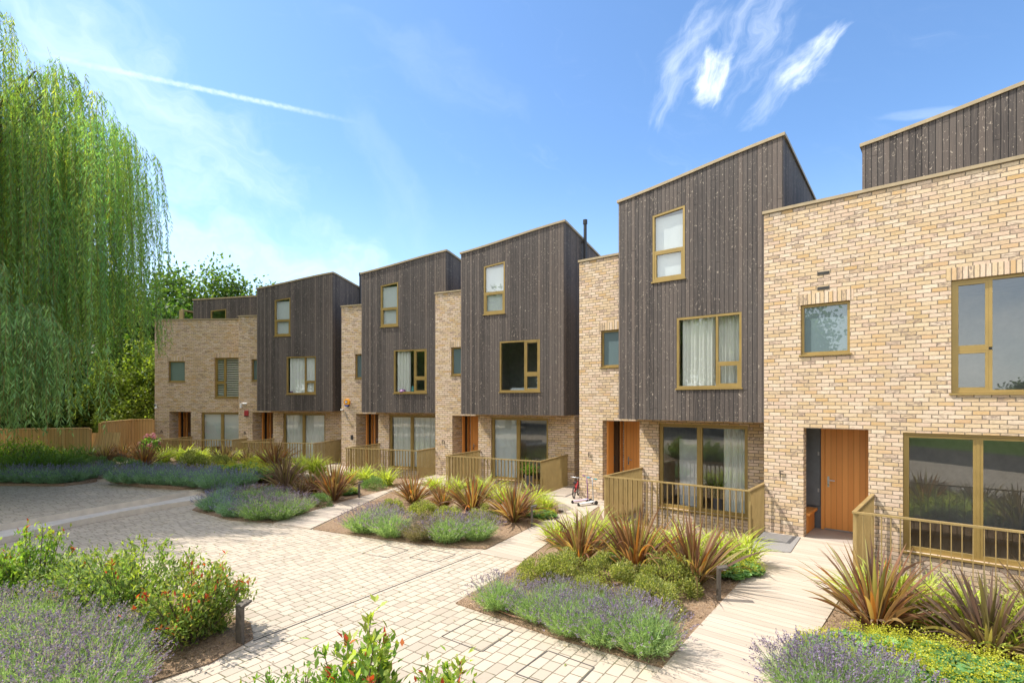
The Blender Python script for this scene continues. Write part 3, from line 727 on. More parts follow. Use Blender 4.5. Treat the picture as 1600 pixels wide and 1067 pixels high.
def loft(mb, prof, c, n=20):
    """prof: list of (radius, z)"""
    for (r0, z0), (r1, z1) in zip(prof, prof[1:]):
        for k in range(n):
            a, b = 2 * math.pi * k / n, 2 * math.pi * (k + 1) / n
            mb.face([(c[0] + r0 * math.cos(a), c[1] + r0 * math.sin(a), z0), (c[0] + r0 * math.cos(b), c[1] + r0 * math.sin(b), z0),
                     (c[0] + r1 * math.cos(b), c[1] + r1 * math.sin(b), z1), (c[0] + r1 * math.cos(a), c[1] + r1 * math.sin(a), z1)])
mb = MB().mat('purple_plastic'); loft(mb, [(.0, 3.09), (.13, 3.10), (.15, 3.15), (.11, 3.22), (0.0, 3.24)], (3.55, PR + .13), 14)
fitting('C', 'round_toy', mb, 'purple round toy on the first floor window sill, third house', 'toy')
mb = MB().mat('teal_plastic'); loft(mb, [(.0, 3.09), (.06, 3.10), (.07, 3.2), (.045, 3.26), (.06, 3.32), (0.0, 3.36)], (4.0, PR + .13), 12)
fitting('C', 'toy_figure', mb, 'small teal toy figure beside the purple toy on the sill', 'toy')
mb = MB().mat('purple_plastic'); mb.box(3.32, 3.44, PR + .12, PR + .18, 3.09, 3.22); mb.mat('white_plastic'); mb.box(3.46, 3.55, PR + .12, PR + .15, 3.09, 3.3)
fitting('B', 'picture_card', mb, 'purple and white cards on the first floor window sill of house B', 'cards')
bed = MB().mat('blind_cloth'); bed.box(3.4, 4.6, PR + .35, PR + 1.6, 2.75, 3.22); bd = bed.build('bed', bevel=.08); place(bd, 'D'); tag(bd, 'bed with white bedding inside the first floor window left of the scooters', 'bed')

# balustrades
def balustrade(h, label, xr=5.25, ym=-2.12, side_right=True):
    root = thing('balustrade', label, 'balustrade', HL(h, 0, 0), -R(HOUSE[h][2]), 'bronze balustrades before the patio windows')
    xl = 1.93; zt = 1.03
    def side(x, name):
        mb = MB().mat('bronze_rail'); n = 21
        for i in range(n):
            y = ym + .04 + (abs(ym) - .08) * i / (n - 1)
            mb.box(x - .025, x + .025, y - .005, y + .005, -.06, zt - .02)
        mb.box(x - .015, x + .015, ym + .01, -.01, -.10, -.06)
        mb.build(name, root)
    side(xl, 'side_bars')
    if side_right: side(xr, 'side_bars')
    mb = MB().mat('bronze_rail'); n = int((xr - xl) / .118)
    for i in range(1, n):
        x = xl + (xr - xl) * i / n
        mb.box(x - .006, x + .006, ym - .024, ym + .024, -.06, zt - .02)
    mb.box(xl, xr, ym - .014, ym + .014, -.10, -.06)
    mb.build('front_bars', root)
    mb = MB().mat('bronze_rail')
    mb.box(xl - .03, xl + .03, ym + .031, -.003, zt - .02, zt + .008)
    if side_right: mb.box(xr - .03, xr + .03, ym + .031, -.003, zt - .02, zt + .008)
    mb.box(xl - .03, xr + .03, ym - .03, ym + .03, zt - .0205, zt + .0085)
    mb.build('handrail', root)
balustrade('A', 'bronze balustrade in front of brick house A behind the pink flowers')
balustrade('B', 'bronze balustrade in front of house B with the darkest timber', 5.35)
balustrade('C', 'bronze balustrade in front of the house with the orange alarm box', 5.0)
balustrade('D', 'bronze balustrade beside the left edge of the scooters', 5.25)
balustrade('E', 'bronze balustrade in front of house E, right of the scooters', 5.12, -2.05)
balustrade('F', 'nearest bronze balustrade at the right edge before house F', 6.2, -2.12, False)

# ------------------------------------------------------------------ ground
from mathutils.geometry import tessellate_polygon
from mathutils import Vector
def top_faces(mb, q, zs):
    ar = sum(q[i][0] * q[(i + 1) % len(q)][1] - q[(i + 1) % len(q)][0] * q[i][1] for i in range(len(q)))
    for tri in tessellate_polygon([[Vector((p[0], p[1], 0)) for p in q]]):
        P = [(q[i][0], q[i][1], zs[i]) for i in tri]
        a = (P[1][0] - P[0][0]) * (P[2][1] - P[0][1]) - (P[2][0] - P[0][0]) * (P[1][1] - P[0][1])
        if abs(a) > 1e-9: mb.face(P if a > 0 else P[::-1])
def ground(name, pts, z0, z1, matname, edge=None, kind='structure', obj_frame=None):
    mb = MB().mat(matname)
    if obj_frame is None:
        n = len(pts); zs = z1 if hasattr(z1, '__len__') else [z1] * n
        top_faces(mb, pts, zs)
        if edge: mb.mat(edge)
        for i in range(n):
            j = (i + 1) % n; a, b = pts[i], pts[j]
            mb.face([(a[0], a[1], z0), (b[0], b[1], z0), (b[0], b[1], zs[j]), (a[0], a[1], zs[i])])
        o = mb.build(name)
    else:
        X, Y, a = HOUSE[obj_frame]; a = R(a)
        q = [((p[0] - X) * math.cos(a) - (p[1] - Y) * math.sin(a), (p[0] - X) * math.sin(a) + (p[1] - Y) * math.cos(a)) for p in pts]
        n = len(q); zs = z1 if hasattr(z1, '__len__') else [z1] * n; top_faces(mb, q, zs)
        for i in range(n):
            j = (i + 1) % n; a_, b_ = q[i], q[j]; mb.face([(a_[0], a_[1], z0), (b_[0], b_[1], z0), (b_[0], b_[1], zs[j]), (a_[0], a_[1], zs[i])])
        o = mb.build(name); place(o, obj_frame)
    if kind: structure(o, kind)
    return o
ground('ground', [(-900, -900), (900, -900), (900, 900), (-900, 900)], -.9, -.75, 'earth')
front = []
for h in 'ABCDEF':
    xa, xb = (0.0, 5.35)
    ym = -2.12
    if h == 'A': xa = -6
    if h == 'F': xb = 9.0
    front += [HL(h, xa, ym)[:2], HL(h, xb, ym)[:2]]
plaza = [(-40, 27.0)] + front + [(16, -4), (-40, -4)]
ground('paving', plaza[::-1], -.74, 0.0, 'block_paving')
# raised terrace at the left, two tapering steps
up = [G(-420, 893, .27), G(-120, 841, .27), G(0, 819, .27), G(94, 802, .27), G(192, 785, .27), G(250, 775.5, .27), G(296, 767.5, .25), G(312, 768, .20), G(326, 775, .12)]
upz = [.27, .27, .27, .27, .27, .27, .25, .20, .12]
back = [G(392, 766, .06), HL('B', 5.3, -2.2)[:2], HL('B', 0, -2.2)[:2], HL('A', 0, -2.2)[:2], HL('A', -6, -2.2)[:2], (-40, 25)]
ground('raised_terrace', up + back, 0.002, upz + [.1, .1, .15, .2, .2, .2], 'block_paving', 'pale_riser')
lo = [G(-420, 925, .135), G(-120, 867, .135), G(0, 840, .135), G(114, 814, .135), G(192, 798.5, .135), G(260, 787, .125), G(324, 778, .10)]
ground('step', lo + [(x, y + .25) for x, y in up[:7][::-1]], .003, [.135] * 5 + [.125, .10] + [.135] * 7, 'concrete', 'pale_riser')
# kerb edge strip along the raised terrace
# decks
def px(*pts): return [G(a, b) for a, b in pts]
HLx = lambda h, x, y: HL(h, x, y)[:2]
DK = {}
DK['F'] = [HLx('F', 1.9, .02), HLx('F', 1.9, -2.12)] + px((1329, 909), (1278, 991), (1237, 1064), (1130, 1240), (880, 1180), (1035, 1046), (1076, 997), (1182, 882), (1148, 870)) + [HLx('E', 5.14, -2.02), HLx('E', 5.3, .3), HLx('F', 0, .3), HLx('F', 0.0, .02)]
DK['E'] = [HLx('E', 1.9, .02), HLx('E', 1.9, -2.05)] + px((936, 791), (816, 878), (750, 865), (873, 803), (898, 796)) + [HLx('D', 5.25, -1.85), HLx('D', 5.3, .9), HLx('E', -.1, 1.0), HLx('E', 0, .02)]
DK['D'] = [HLx('D', 1.9, .02), HLx('D', 1.9, -2.12)] + px((672, 752), (612, 767), (485, 827), (428, 818), (530, 786), (612, 764)) + [HLx('C', 5.0, -2.1), HLx('C', 5.1, .3), HLx('D', 0, .3), HLx('D', 0, .02)]
DK['C'] = [HLx('C', 1.9, .02), HLx('C', 1.9, -2.12)] + px((490, 744), (424, 759), (395, 771), (384, 768), (424, 752)) + [HLx('B', 5.35, -2.0), HLx('B', 5.4, .3), HLx('C', 0, .5), HLx('C', 0, .02)]
DK['B'] = [HLx('B', 1.9, .02), HLx('B', 1.9, -2.3), HLx('B', 1.3, -4.2), HLx('B', -.1, -4.2), HLx('A', 5.2, -2.2), HLx('A', 5.2, .5), HLx('B', 0, .3), HLx('B', 0, .02)]
DK['A'] = [HLx('A', 1.9, .02), HLx('A', 1.9, -2.3)] + [G(182, 738, .27), G(175, 749, .27), G(150, 749, .27), G(168, 738, .27)] + [HLx('A', -.3, -2.2), HLx('A', -.3, .02)]
for h, p in DK.items():
    z = .020 if h not in 'AB' else .285
    ground('timber_path', p, -.7 if h not in 'AB' else -.7, z if h not in 'AB' else [.02, .02] + [.285] * (len(p) - 5) + [.02, .02, .02], 'decking', obj_frame=h)
# planting beds
BED = {
 'E': px((712, 943), (816, 879.5), (936, 792)) + [HLx('E', 1.97, -2.02), HLx('E', 5.18, -2.0)] + px((1198, 877), (1075, 998), (1037, 1044), (870, 998), (790, 970)),
 'D': px((489, 827), (614, 768)) + [HLx('D', 1.97, -2.14), HLx('D', 5.22, -2.14)] + px((872, 787), (873, 803.5), (759, 858), (704, 856), (590, 842)),
 'F': [HLx('F', 1.97, -2.15), HLx('F', 8.5, -2.15)] + px((1900, 1300), (1130, 1240), (1237, 1064.5), (1279, 991.5)),
 'C': px((300, 797), (328, 779), (384, 770), (425, 760), (492, 745)) + [HLx('C', 1.97, -2.14), HLx('C', 4.97, -2.14)] + px((612, 764.5), (528, 787), (430, 817.5), (360, 813)),
 'L': px((240, 1066), (330, 1036), (396, 998), (392, 975), (330, 945), (200, 915), (0, 895), (-300, 890), (-500, 1300), (150, 1250)),
 'N': px((250, 1190), (430, 1120), (640, 1110), (860, 1140), (900, 1300), (100, 1500)),
}
BEDZ = {k: .018 for k in BED}
BED['AB'] = [G(172, 750, .27), G(186, 739, .27), HLx('A', 1.95, -2.25), HLx('A', 5.1, -2.25), HLx('B', 1.95, -2.25), HLx('B', 5.3, -2.25), G(424, 752, .14), G(388, 765, .14), G(334, 772, .16), G(270, 760, .27), G(220, 757, .27)]
BED['W'] = [G(-500, 770, .27), G(0, 757, .27), G(60, 757, .27), G(100, 757, .27), G(150, 750, .27), G(168, 739, .27), HLx('A', -.4, -2.3), HLx('A', -2.5, -1.2), (-21, 22), (-45, 21)]
bedlab = {}
rng = np.random.default_rng(5)
def inside(pts, P):
    x, y = P[:, 0], P[:, 1]; r = np.zeros(len(P), bool); n = len(pts)
    for i in range(n):
        x0, y0 = pts[i]; x1, y1 = pts[(i + 1) % n]
        c = ((y0 > y) != (y1 > y)) & (x < (x1 - x0) * (y - y0) / (y1 - y0 + 1e-12) + x0); r ^= c
    return r

# ------------------------------------------------------------------ vegetation helpers (numpy)
class Veg:
    def __init__(s): s.V = []; s.Q = []; s.T = []; s.n = 0
    def add(s, V, Q, T):
        s.V.append(V); s.Q.append(Q + s.n); s.T.append(T); s.n += len(V)
    def leaves(s, P, D, N, L, W, T, fold=.0):
        n = len(P)
        D = D / (np.linalg.norm(D, axis=1, keepdims=True) + 1e-9); S = np.cross(D, N); S /= np.linalg.norm(S, axis=1, keepdims=True) + 1e-9
        U = np.cross(S, D)
        L = np.broadcast_to(np.asarray(L, float), (n,))[:, None]; W = np.broadcast_to(np.asarray(W, float), (n,))[:, None]
        V = np.stack([P, P + D * L * .45 + S * W * .5 + U * L * fold, P + D * L, P + D * L * .45 - S * W * .5 + U * L * fold], 1).reshape(-1, 3)
        Q = np.arange(4 * n).reshape(n, 4)
        s.add(V, Q, np.repeat(T, 4, 0))
    def blades(s, P, az, tilt, droop, L, W, T1, T2, segs=6, twist=None, base=.35):
        """arching strap leaves: 3 vertices across, T1 edge colour, T2 middle colour"""
        n = len(P); pos = P.copy(); out = np.stack([np.cos(az), np.sin(az), 0 * az], 1); sd_ = np.stack([-np.sin(az), np.cos(az), 0 * az], 1)
        V = []; T = []
        for k in range(segs + 1):
            q = k / segs
            th = tilt + droop * q ** 1.6
            d = out * np.sin(th)[:, None] + np.array([0, 0, 1.]) * np.cos(th)[:, None]
            nrm = np.cross(sd_, d)
            wd = W * (base + (1 - base) * math.sin(min(1, q / .45) * math.pi / 2)) * (1 if q < .45 else max(0.03, 1 - ((q - .45) / .55) ** 1.7))
            sv = sd_
            if twist is not None: sv = sd_ * np.cos(twist * q)[:, None] + nrm * np.sin(twist * q)[:, None]
            V += [pos - sv * wd[:, None] * .5, pos - nrm * wd[:, None] * .16, pos + sv * wd[:, None] * .5]
            T += [T1, T2, T1]
            pos = pos + d * (L / segs)[:, None]
        V = np.stack(V, 1); T = np.stack(T, 1); m = V.shape[1]
        q1 = []
        for k in range(segs):
            a = k * 3
            q1 += [[a, a + 1, a + 4, a + 3], [a + 1, a + 2, a + 5, a + 4]]
        Q = (np.arange(n)[:, None, None] * m + np.array(q1)[None]).reshape(-1, 4)
        s.add(V.reshape(-1, 3), Q, T.reshape(-1, 3))
    def stems(s, A, B, W, T):
        n = len(A); d = B - A; sd_ = np.cross(d, rng.normal(size=(n, 3))); sd_ /= np.linalg.norm(sd_, axis=1, keepdims=True) + 1e-9
        W = np.broadcast_to(np.asarray(W, float), (n,))[:, None]
        V = np.stack([A - sd_ * W, A + sd_ * W, B + sd_ * W * .7, B - sd_ * W * .7], 1).reshape(-1, 3)
        s.add(V, np.arange(4 * n).reshape(n, 4), np.repeat(T, 4, 0))
    def mesh(s, name, matname='leaf', smooth=False):
        V = np.concatenate(s.V).astype(np.float32); Q = np.concatenate(s.Q).astype(np.int32); T = np.concatenate(s.T).astype(np.float32)
        me = bpy.data.meshes.new(name); me.vertices.add(len(V)); me.vertices.foreach_set('co', V.ravel())
        me.loops.add(Q.size); me.loops.foreach_set('vertex_index', Q.ravel())
        me.polygons.add(len(Q)); me.polygons.foreach_set('loop_start', np.arange(0, Q.size, 4, dtype=np.int32))
        me.update(calc_edges=True)
        at = me.attributes.new('tint', 'FLOAT_COLOR', 'POINT'); at.data.foreach_set('color', np.concatenate([np.clip(T, 0, 1), np.ones((len(T), 1), np.float32)], 1).astype(np.float32).ravel())
        me.materials.append(MATS[matname])
        if smooth: me.polygons.foreach_set('use_smooth', np.ones(len(Q), bool))
        return me
def pick(cols, n, p=None, var=.18):
    cols = np.array(cols, float); i = rng.choice(len(cols), n, p=p)
    return cols[i] * (1 + rng.normal(0, var, (n, 1)))
def sph(n):
    v = rng.normal(size=(n, 3)); return v / np.linalg.norm(v, axis=1, keepdims=True)

def m_flax(seed, n=165, L=1.15, cols=None):
    global rng; rng = np.random.default_rng(seed); v = Veg()
    az = rng.uniform(0, 2 * np.pi, n); q = rng.random(n)
    tilt = .05 + q ** .9 * .80 + rng.normal(0, .06, n); droop = .12 + q * .75 * rng.random(n) + rng.random(n) * .2
    broken = rng.random(n) < .12; droop = np.where(broken, droop + 1.3, droop)
    P = np.stack([np.cos(az) * .09 * q, np.sin(az) * .09 * q, 0 * az], 1)
    c1 = pick(cols or [(.27, .135, .085), (.205, .115, .09), (.31, .20, .10), (.42, .165, .055), (.28, .25, .10)], n, [.3, .25, .2, .1, .15])
    c2 = c1 * (.75 + .5 * rng.random((n, 1))) * np.array([1., .95, .85])
    v.blades(P, az, tilt, droop, L * (.5 + .5 * rng.random(n)), (.028 + .024 * rng.random(n)), c1, c2, 7, rng.normal(0, .8, n))
    k = 26; az = rng.uniform(0, 2 * np.pi, k)   # dry leaves fallen at the base
    c = pick([(.42, .30, .19), (.35, .25, .17)], k)
    v.blades(np.zeros((k, 3)) + [0, 0, .12], az, np.full(k, 1.1), rng.uniform(.6, 1.2, k), rng.uniform(.25, .5, k), np.full(k, .03), c, c, 5)
    return v.mesh('flax_leaves')
def m_sedge(seed, n=150, L=.75, edge=(.62, .62, .15), mid=(.27, .36, .06), wd=.028, up=.25):
    global rng; rng = np.random.default_rng(seed); v = Veg()
    az = rng.uniform(0, 2 * np.pi, n); q = rng.random(n)
    tilt = up * .4 + q * (.6 + up); droop = .7 + 1.0 * rng.random(n)
    rr = .16 * np.sqrt(rng.random(n)); a2 = rng.uniform(0, 2 * np.pi, n)
    P = np.stack([np.cos(a2) * rr, np.sin(a2) * rr, 0 * az], 1)
    c1 = pick([edge, tuple(x * .8 for x in edge)], n); c2 = pick([mid, tuple(x * 1.4 for x in mid)], n)
    v.blades(P, az, tilt, droop, L * (.55 + .55 * rng.random(n)), wd * (.7 + .6 * rng.random(n)), c1, c2, 6, rng.normal(0, .5, n))
    return v.mesh('sedge_leaves')
def m_lavender(seed, n=330, r=.36, h=.50, flower=((.25, .195, .33), (.34, .275, .42), (.17, .13, .26)), green=((.30, .42, .20), (.24, .35, .18), (.38, .48, .23)), fl=.85, nf=None):
    global rng; rng = np.random.default_rng(seed); v = Veg(); f = Veg()
    az = rng.uniform(0, 2 * np.pi, n); q = np.sqrt(rng.random(n))
    tilt = q * 1.05 + rng.normal(0, .10, n)
    base = np.stack([np.cos(az) * q * r * .4, np.sin(az) * q * r * .4, 0 * az], 1)
    d = np.stack([np.cos(az) * np.sin(tilt), np.sin(az) * np.sin(tilt), np.cos(tilt)], 1)
    H = h * (.78 + .34 * rng.random(n)) * (1 - .12 * q)
    tip = base + d * H[:, None]; tip[:, 2] = np.maximum(tip[:, 2], .06)
    tip += np.array([0, 0, .05]) * q[:, None]
    v.stems(base, tip, .0022, pick(green, n))
    m = 20
    fr = rng.uniform(.12, .74, (n, m)); P = base[:, None] + (tip - base)[:, None] * fr[..., None]; P = P.reshape(-1, 3) + rng.normal(0, .012, (n * m, 3)); P[:, 2] = np.maximum(P[:, 2], .01)
    dd = np.repeat(d, m, 0) + sph(n * m) * .75
    v.leaves(P, dd, sph(n * m), .05 + .03 * rng.random(n * m), .0075, pick(green, n * m, None, .25))
    has = rng.random(n) < fl; tp = tip[has]; td = d[has] + rng.normal(0, .08, (has.sum(), 3)); k = len(tp)
    kk = 8
    fr = np.tile(np.linspace(0, 1, kk), k); ln = np.repeat(.045 + .035 * rng.random(k), kk)
    P = np.repeat(tp, kk, 0) + np.repeat(td, kk, 0) * (fr * ln)[:, None] + rng.normal(0, .003, (k * kk, 3))
    f.leaves(P, np.repeat(td, kk, 0) + sph(k * kk) * .9, sph(k * kk), .023, .0115, pick(flower, k * kk, None, .25))
    return v.mesh('lavender_leaves'), f.mesh('lavender_flowers')
def m_dome(seed, n=5200, r=.42, h=.42, cols=((.37, .38, .10), (.24, .28, .075), (.47, .46, .17), (.18, .22, .065)), L=.034, W=.015):
    global rng; rng = np.random.default_rng(seed); v = Veg()
    k = 46; cc = sph(k); cc[:, 2] = np.abs(cc[:, 2]); cr = r * (.68 + .2 * rng.random(k))
    cen = cc * np.stack([cr, cr, cr * h / r], 1)
    i = rng.integers(0, k, n); s = sph(n); s[:, 2] = s[:, 2] * .8 + .15
    P = cen[i] + s * (r * .24) * (rng.random((n, 1)) ** .3); P[:, 2] = np.maximum(P[:, 2], .01)
    D = P / (np.linalg.norm(P, axis=1, keepdims=True)) + sph(n) * .8 + [0, 0, .25]
    v.leaves(P, D, sph(n), L * (.7 + .6 * rng.random(n)), W, pick(cols, n, None, .2), .06)
    a = sph(60); a[:, 2] = np.abs(a[:, 2]); v.stems(np.zeros((60, 3)), a * [r * .8, r * .8, h * .8], .004, pick([(.15, .11, .07)], 60))
    return v.mesh('shrub_leaves')
def m_alch(seed, n=420, r=.42, h=.28, fl=1.0):
    global rng; rng = np.random.default_rng(seed); v = Veg(); f = Veg()
    a = rng.uniform(0, 2 * np.pi, n); q = np.sqrt(rng.random(n)) * r
    z = h * (.35 + .65 * (1 - (q / r) ** 2)) * (.5 + .5 * rng.random(n))
    P = np.stack([np.cos(a) * q, np.sin(a) * q, z], 1); N = np.stack([np.cos(a) * .5, np.sin(a) * .5, np.ones(n)], 1) + sph(n) * .5
    T = pick([(.17, .33, .10), (.24, .40, .15), (.13, .26, .09)], n)
    for ang in (0, 2.1, 4.2):      # three lobes make one rounded leaf
        D = np.stack([np.cos(a + ang), np.sin(a + ang), .1 + 0 * a], 1)
        v.leaves(P, D, N, .075, .10, T, .05)
    v.stems(P * [.3, .3, 0], P, .003, T)
    k = int(95 * fl); a = rng.uniform(0, 2 * np.pi, k); q = np.sqrt(rng.random(k)) * r * 1.05
    C0 = np.stack([np.cos(a) * q, np.sin(a) * q, h * (.75 + .5 * rng.random(k)) * (1.1 - .5 * (q / r) ** 2)], 1)
    m = 22; P = np.repeat(C0, m, 0) + rng.normal(0, .030, (k * m, 3))
    f.leaves(P, sph(k * m), sph(k * m), .017, .014, pick([(.50, .46, .04), (.58, .55, .08), (.40, .42, .05)], k * m))
    return v.mesh('mantle_leaves'), f.mesh('mantle_flowers')
def m_photinia(seed, nb=34, h=1.0, r=.55, cols=((.18, .31, .05), (.25, .39, .07), (.34, .43, .08), (.13, .24, .045)), red=.08, L=.075, leaves=90, yel=.0):
    global rng; rng = np.random.default_rng(seed); v = Veg(); st = MB().mat('bark')
    for b in range(nb):
        az = rng.uniform(0, 2 * np.pi); rr = r * math.sqrt(rng.random()); hh = h * (1 - .35 * (rr / r) ** 2) * rng.uniform(.55, 1.05)
        p0 = np.array([math.cos(az) * .06, math.sin(az) * .06, 0]); p3 = np.array([math.cos(az) * rr, math.sin(az) * rr, hh]); p1 = np.array([math.cos(az) * rr * .55, math.sin(az) * rr * .55, hh * .4])
        tt = np.linspace(0, 1, 6)[:, None]; path = (1 - tt) ** 2 * p0 + 2 * tt * (1 - tt) * p1 + tt ** 2 * p3
        st.tube(path, [.011, .009, .008, .006, .005, .003], 5, False)
        k = leaves; q = rng.uniform(.15, 1, k) ** .8; q[:8] = rng.uniform(.94, 1, 8)
        idx = np.clip((q * 5).astype(int), 0, 4); fr = q * 5 - idx; P = path[idx] * (1 - fr[:, None]) + path[idx + 1] * fr[:, None]
        ax = path[5] - path[3]; ax /= np.linalg.norm(ax)
        side = rng.random(k) < .6
        tw = sph(k) * (rng.random((k, 1)) ** .6 * .17); tw[:8] *= .12; P = P + tw
        D = sph(k) * .9 + ax * .75 + [0, 0, .25]; N = sph(k) * .5 + [0, 0, 1]
        T = pick(cols, k)
        tipf = q > .93
        if rng.random() < .5: T[tipf] = pick([(.32, .38, .06), (.28, .34, .05)], tipf.sum())
        if rng.random() < red * 3:
            mm = tipf & (rng.random(k) < .5); T[mm] = pick([(.48, .07, .03), (.52, .15, .05), (.36, .05, .04)], mm.sum())
        v.leaves(P, D, N, L * (.7 + .5 * rng.random(k)), L * .38, T, .07)
    me = v.mesh('bush_leaves')
    s = st.build('tmp'); ms = s.data; bpy.data.objects.remove(s)
    return me, ms
def m_crown(seed, n=16000, R_=(4, 4, 4.5), k=70, L=.34, cols=((.05, .11, .02), (.08, .16, .03), (.12, .20, .04), (.035, .08, .018)), cs=.34, W=.6):
    global rng; rng = np.random.default_rng(seed); v = Veg()
    c = sph(k) * (rng.random((k, 1)) ** .4) * .82; i = rng.integers(0, k, n)
    s = sph(n) * (rng.random((n, 1)) ** .5) * cs * (.7 + .6 * rng.random(k))[i][:, None]
    P = (c[i] + s) * np.array(R_)
    v.leaves(P, sph(n) + s * 1.2 + [0, 0, -.15], sph(n) + [0, 0, .6], L * (.6 + .6 * rng.random(n)), L * W, pick(cols, n, None, .22), .05)
    return v.mesh('crown_leaves')

def put(name, parts, label, cat, X, Y, z, s=1.0, rz=0.0, group=None, hz=1.0):
    root = thing(name, label, cat, (X, Y, z), rz, group); root.scale = (s, s, s * hz)
    for pn, me in parts:
        o = bpy.data.objects.new(pn, me); C.objects.link(o); o.parent = root
    return root
def put1(name, me, label, cat, X, Y, z, s=1.0, rz=0.0, group=None, hz=1.0):
    o = bpy.data.objects.new(name, me); C.objects.link(o); o.location = (X, Y, z); o.rotation_euler = (0, 0, rz); o.scale = (s, s, s * hz)
    return tag(o, label, cat, group)
prnd = random.Random(11)
FLAX = [m_flax(100 + i) for i in range(3)]
DFLAX = [m_flax(120 + i, 140, 1.0, [(.17, .11, .095), (.21, .13, .105), (.28, .20, .155), (.15, .10, .085), (.25, .205, .09)]) for i in range(2)]
SEDGE = [m_sedge(200 + i) for i in range(3)]
GSEDGE = [m_sedge(220 + i, 140, .8, (.16, .26, .04), (.09, .17, .03)) for i in range(2)]
LAV = [m_lavender(300 + i) for i in range(4)]
BLAV = [m_lavender(330 + i, 300, .38, .42, ((.20, .19, .38), (.26, .25, .44), (.16, .16, .31)), ((.25, .38, .27), (.30, .44, .30), (.20, .33, .23)), .45) for i in range(2)]
DLAV = m_lavender(350, 300, .34, .45, ((.24, .19, .20), (.19, .15, .17)), ((.22, .19, .12), (.26, .22, .15)), 1.0)
DOME = [m_dome(400 + i) for i in range(3)]
GDOME = [m_dome(420 + i, 3600, .45, .40, ((.16, .26, .10), (.22, .33, .13), (.12, .20, .08))) for i in range(2)]
ALCH = [m_alch(500 + i) for i in range(3)]
PHO = [m_photinia(600, 30, 1.0, .48), m_photinia(601, 44, 1.0, .8, ((.21, .30, .08), (.15, .24, .06), (.31, .37, .12)), .05, .072, 120), m_photinia(602, 46, .95, .6, ((.18, .27, .06), (.23, .32, .07), (.33, .33, .10)), .13, .07, 110)]
LOWG = [m_photinia(610, 40, .5, .45, ((.11, .24, .035), (.17, .31, .045), (.24, .35, .05)), .0, .05, 60), m_photinia(611, 40, .55, .5, ((.13, .26, .035), (.2, .33, .05)), .0, .045, 70)]

PL = {'flax': ('flax_clump', 'flax', FLAX, 'bronze flax clumps'), 'dflax': ('flax_clump', 'flax', DFLAX, 'bronze flax clumps'), 'sedge': ('striped_grass_clump', 'grass clump', SEDGE, 'yellow striped grass clumps'),
      'gsedge': ('green_strap_clump', 'grass clump', GSEDGE, 'green strap-leaved clumps'), 'dome': ('dome_shrub', 'shrub', DOME, 'low domed shrubs'), 'gdome': ('dome_shrub', 'shrub', GDOME, 'low domed shrubs'),
      'lav': ('lavender', 'lavender', LAV, 'lavender plants'), 'blav': ('lavender', 'lavender', BLAV, 'lavender plants'), 'dlav': ('lavender', 'lavender', [DLAV], 'lavender plants'),
      'alch': ('lady_mantle', 'flowering plant', ALCH, "lady's mantle plants"), 'pho': ('leafy_bush', 'bush', PHO, 'leafy bushes'), 'lowg': ('leafy_bush', 'bush', LOWG, 'leafy bushes')}
DESC = {'flax': 'spiky bronze flax', 'dflax': 'dark purple-brown spiky flax', 'sedge': 'yellow striped arching grass', 'gsedge': 'green strap-leaved clump', 'dome': 'olive domed shrub', 'gdome': 'dark green domed shrub',
        'lav': 'purple flowering lavender', 'blav': 'blue-green lavender', 'dlav': 'dried grey-brown lavender', 'alch': "yellow frothy lady's mantle", 'pho': 'leafy green bush', 'lowg': 'low bright green bush'}
USED = {}
def plant(kind, pxx, pyy, s, where, z=.02, idx=None, hz=1.0, label=None, ground_at=None):
    name, cat, pool, grp = PL[kind]
    i = prnd.randrange(len(pool)) if idx is None else idx
    X, Y = G(pxx, pyy, z) if ground_at is None else ground_at
    me = pool[i]; rz = prnd.uniform(0, 6.28)
    if kind in ('flax', 'dflax'): s *= .92; hz *= prnd.uniform(.9, 1.12)
    lab = label or f'{DESC[kind]} {where}'
    if lab in USED: print('DUP LABEL', lab)
    if len(lab.split()) > 16: print('LONG', len(lab.split()), lab)
    USED[lab] = 1
    if kind in ('lav', 'blav', 'dlav', 'alch'): return put(name, [('leaves', me[0]), ('flowers', me[1])], lab, cat, X, Y, z, s, rz, grp, hz)
    if kind in ('pho', 'lowg'): return put(name, [('leaves', me[0]), ('stems', me[1])], lab, cat, X, Y, z, s, rz, grp, hz)
    return put1(name, me, lab, cat, X, Y, z, s, rz, grp, hz)
BE = 'in the bed before house E'; BD = 'in the bed left of the scooters'; BC = 'in the bed by the step corner'; BF = 'in the bed before house F'; BA = 'in the bed before houses A, B'; BW = 'in the bed before the fence'; BL = 'in the left foreground bed'
# bed before house E
for x, y, s, wv in ((780, 950, .92, 'at the left corner'), (842, 968, .82, 'second from left in the front row'), (892, 988, .9, 'in the middle of the front row'), (943, 1004, .9, 'second from right in the front row'), (1008, 1018, 1.05, 'at the right corner by the path'), (868, 946, .78, 'left in the back row'), (925, 962, .8, 'middle in the back row'), (980, 980, .85, 'right in the back row')):
    plant('lav', x, y, s * .92, hz=.9 + .2 * prnd.random(), where=f'{wv} {BE}')
for x, y, s, wv in ((842, 908, .95, 'leftmost'), (880, 905, 1.1, 'second, under the left flax'), (950, 915, 1.12, 'third, under the middle flax'), (915, 935, .8, 'smallest, among the lavender'), (1040, 922, 1.25, 'largest, at the right'), (1015, 952, 1.05, 'nearest, right of the lavender')):
    plant('dome', x, y, s, f'{wv} {BE}')
for x, y, s, wv in ((905, 882, .98, 'leftmost of three'), (992, 898, 1.1, 'middle of three'), (1085, 914, 1.12, 'rightmost of three')): plant('flax', x, y, s, f'{wv} {BE}')
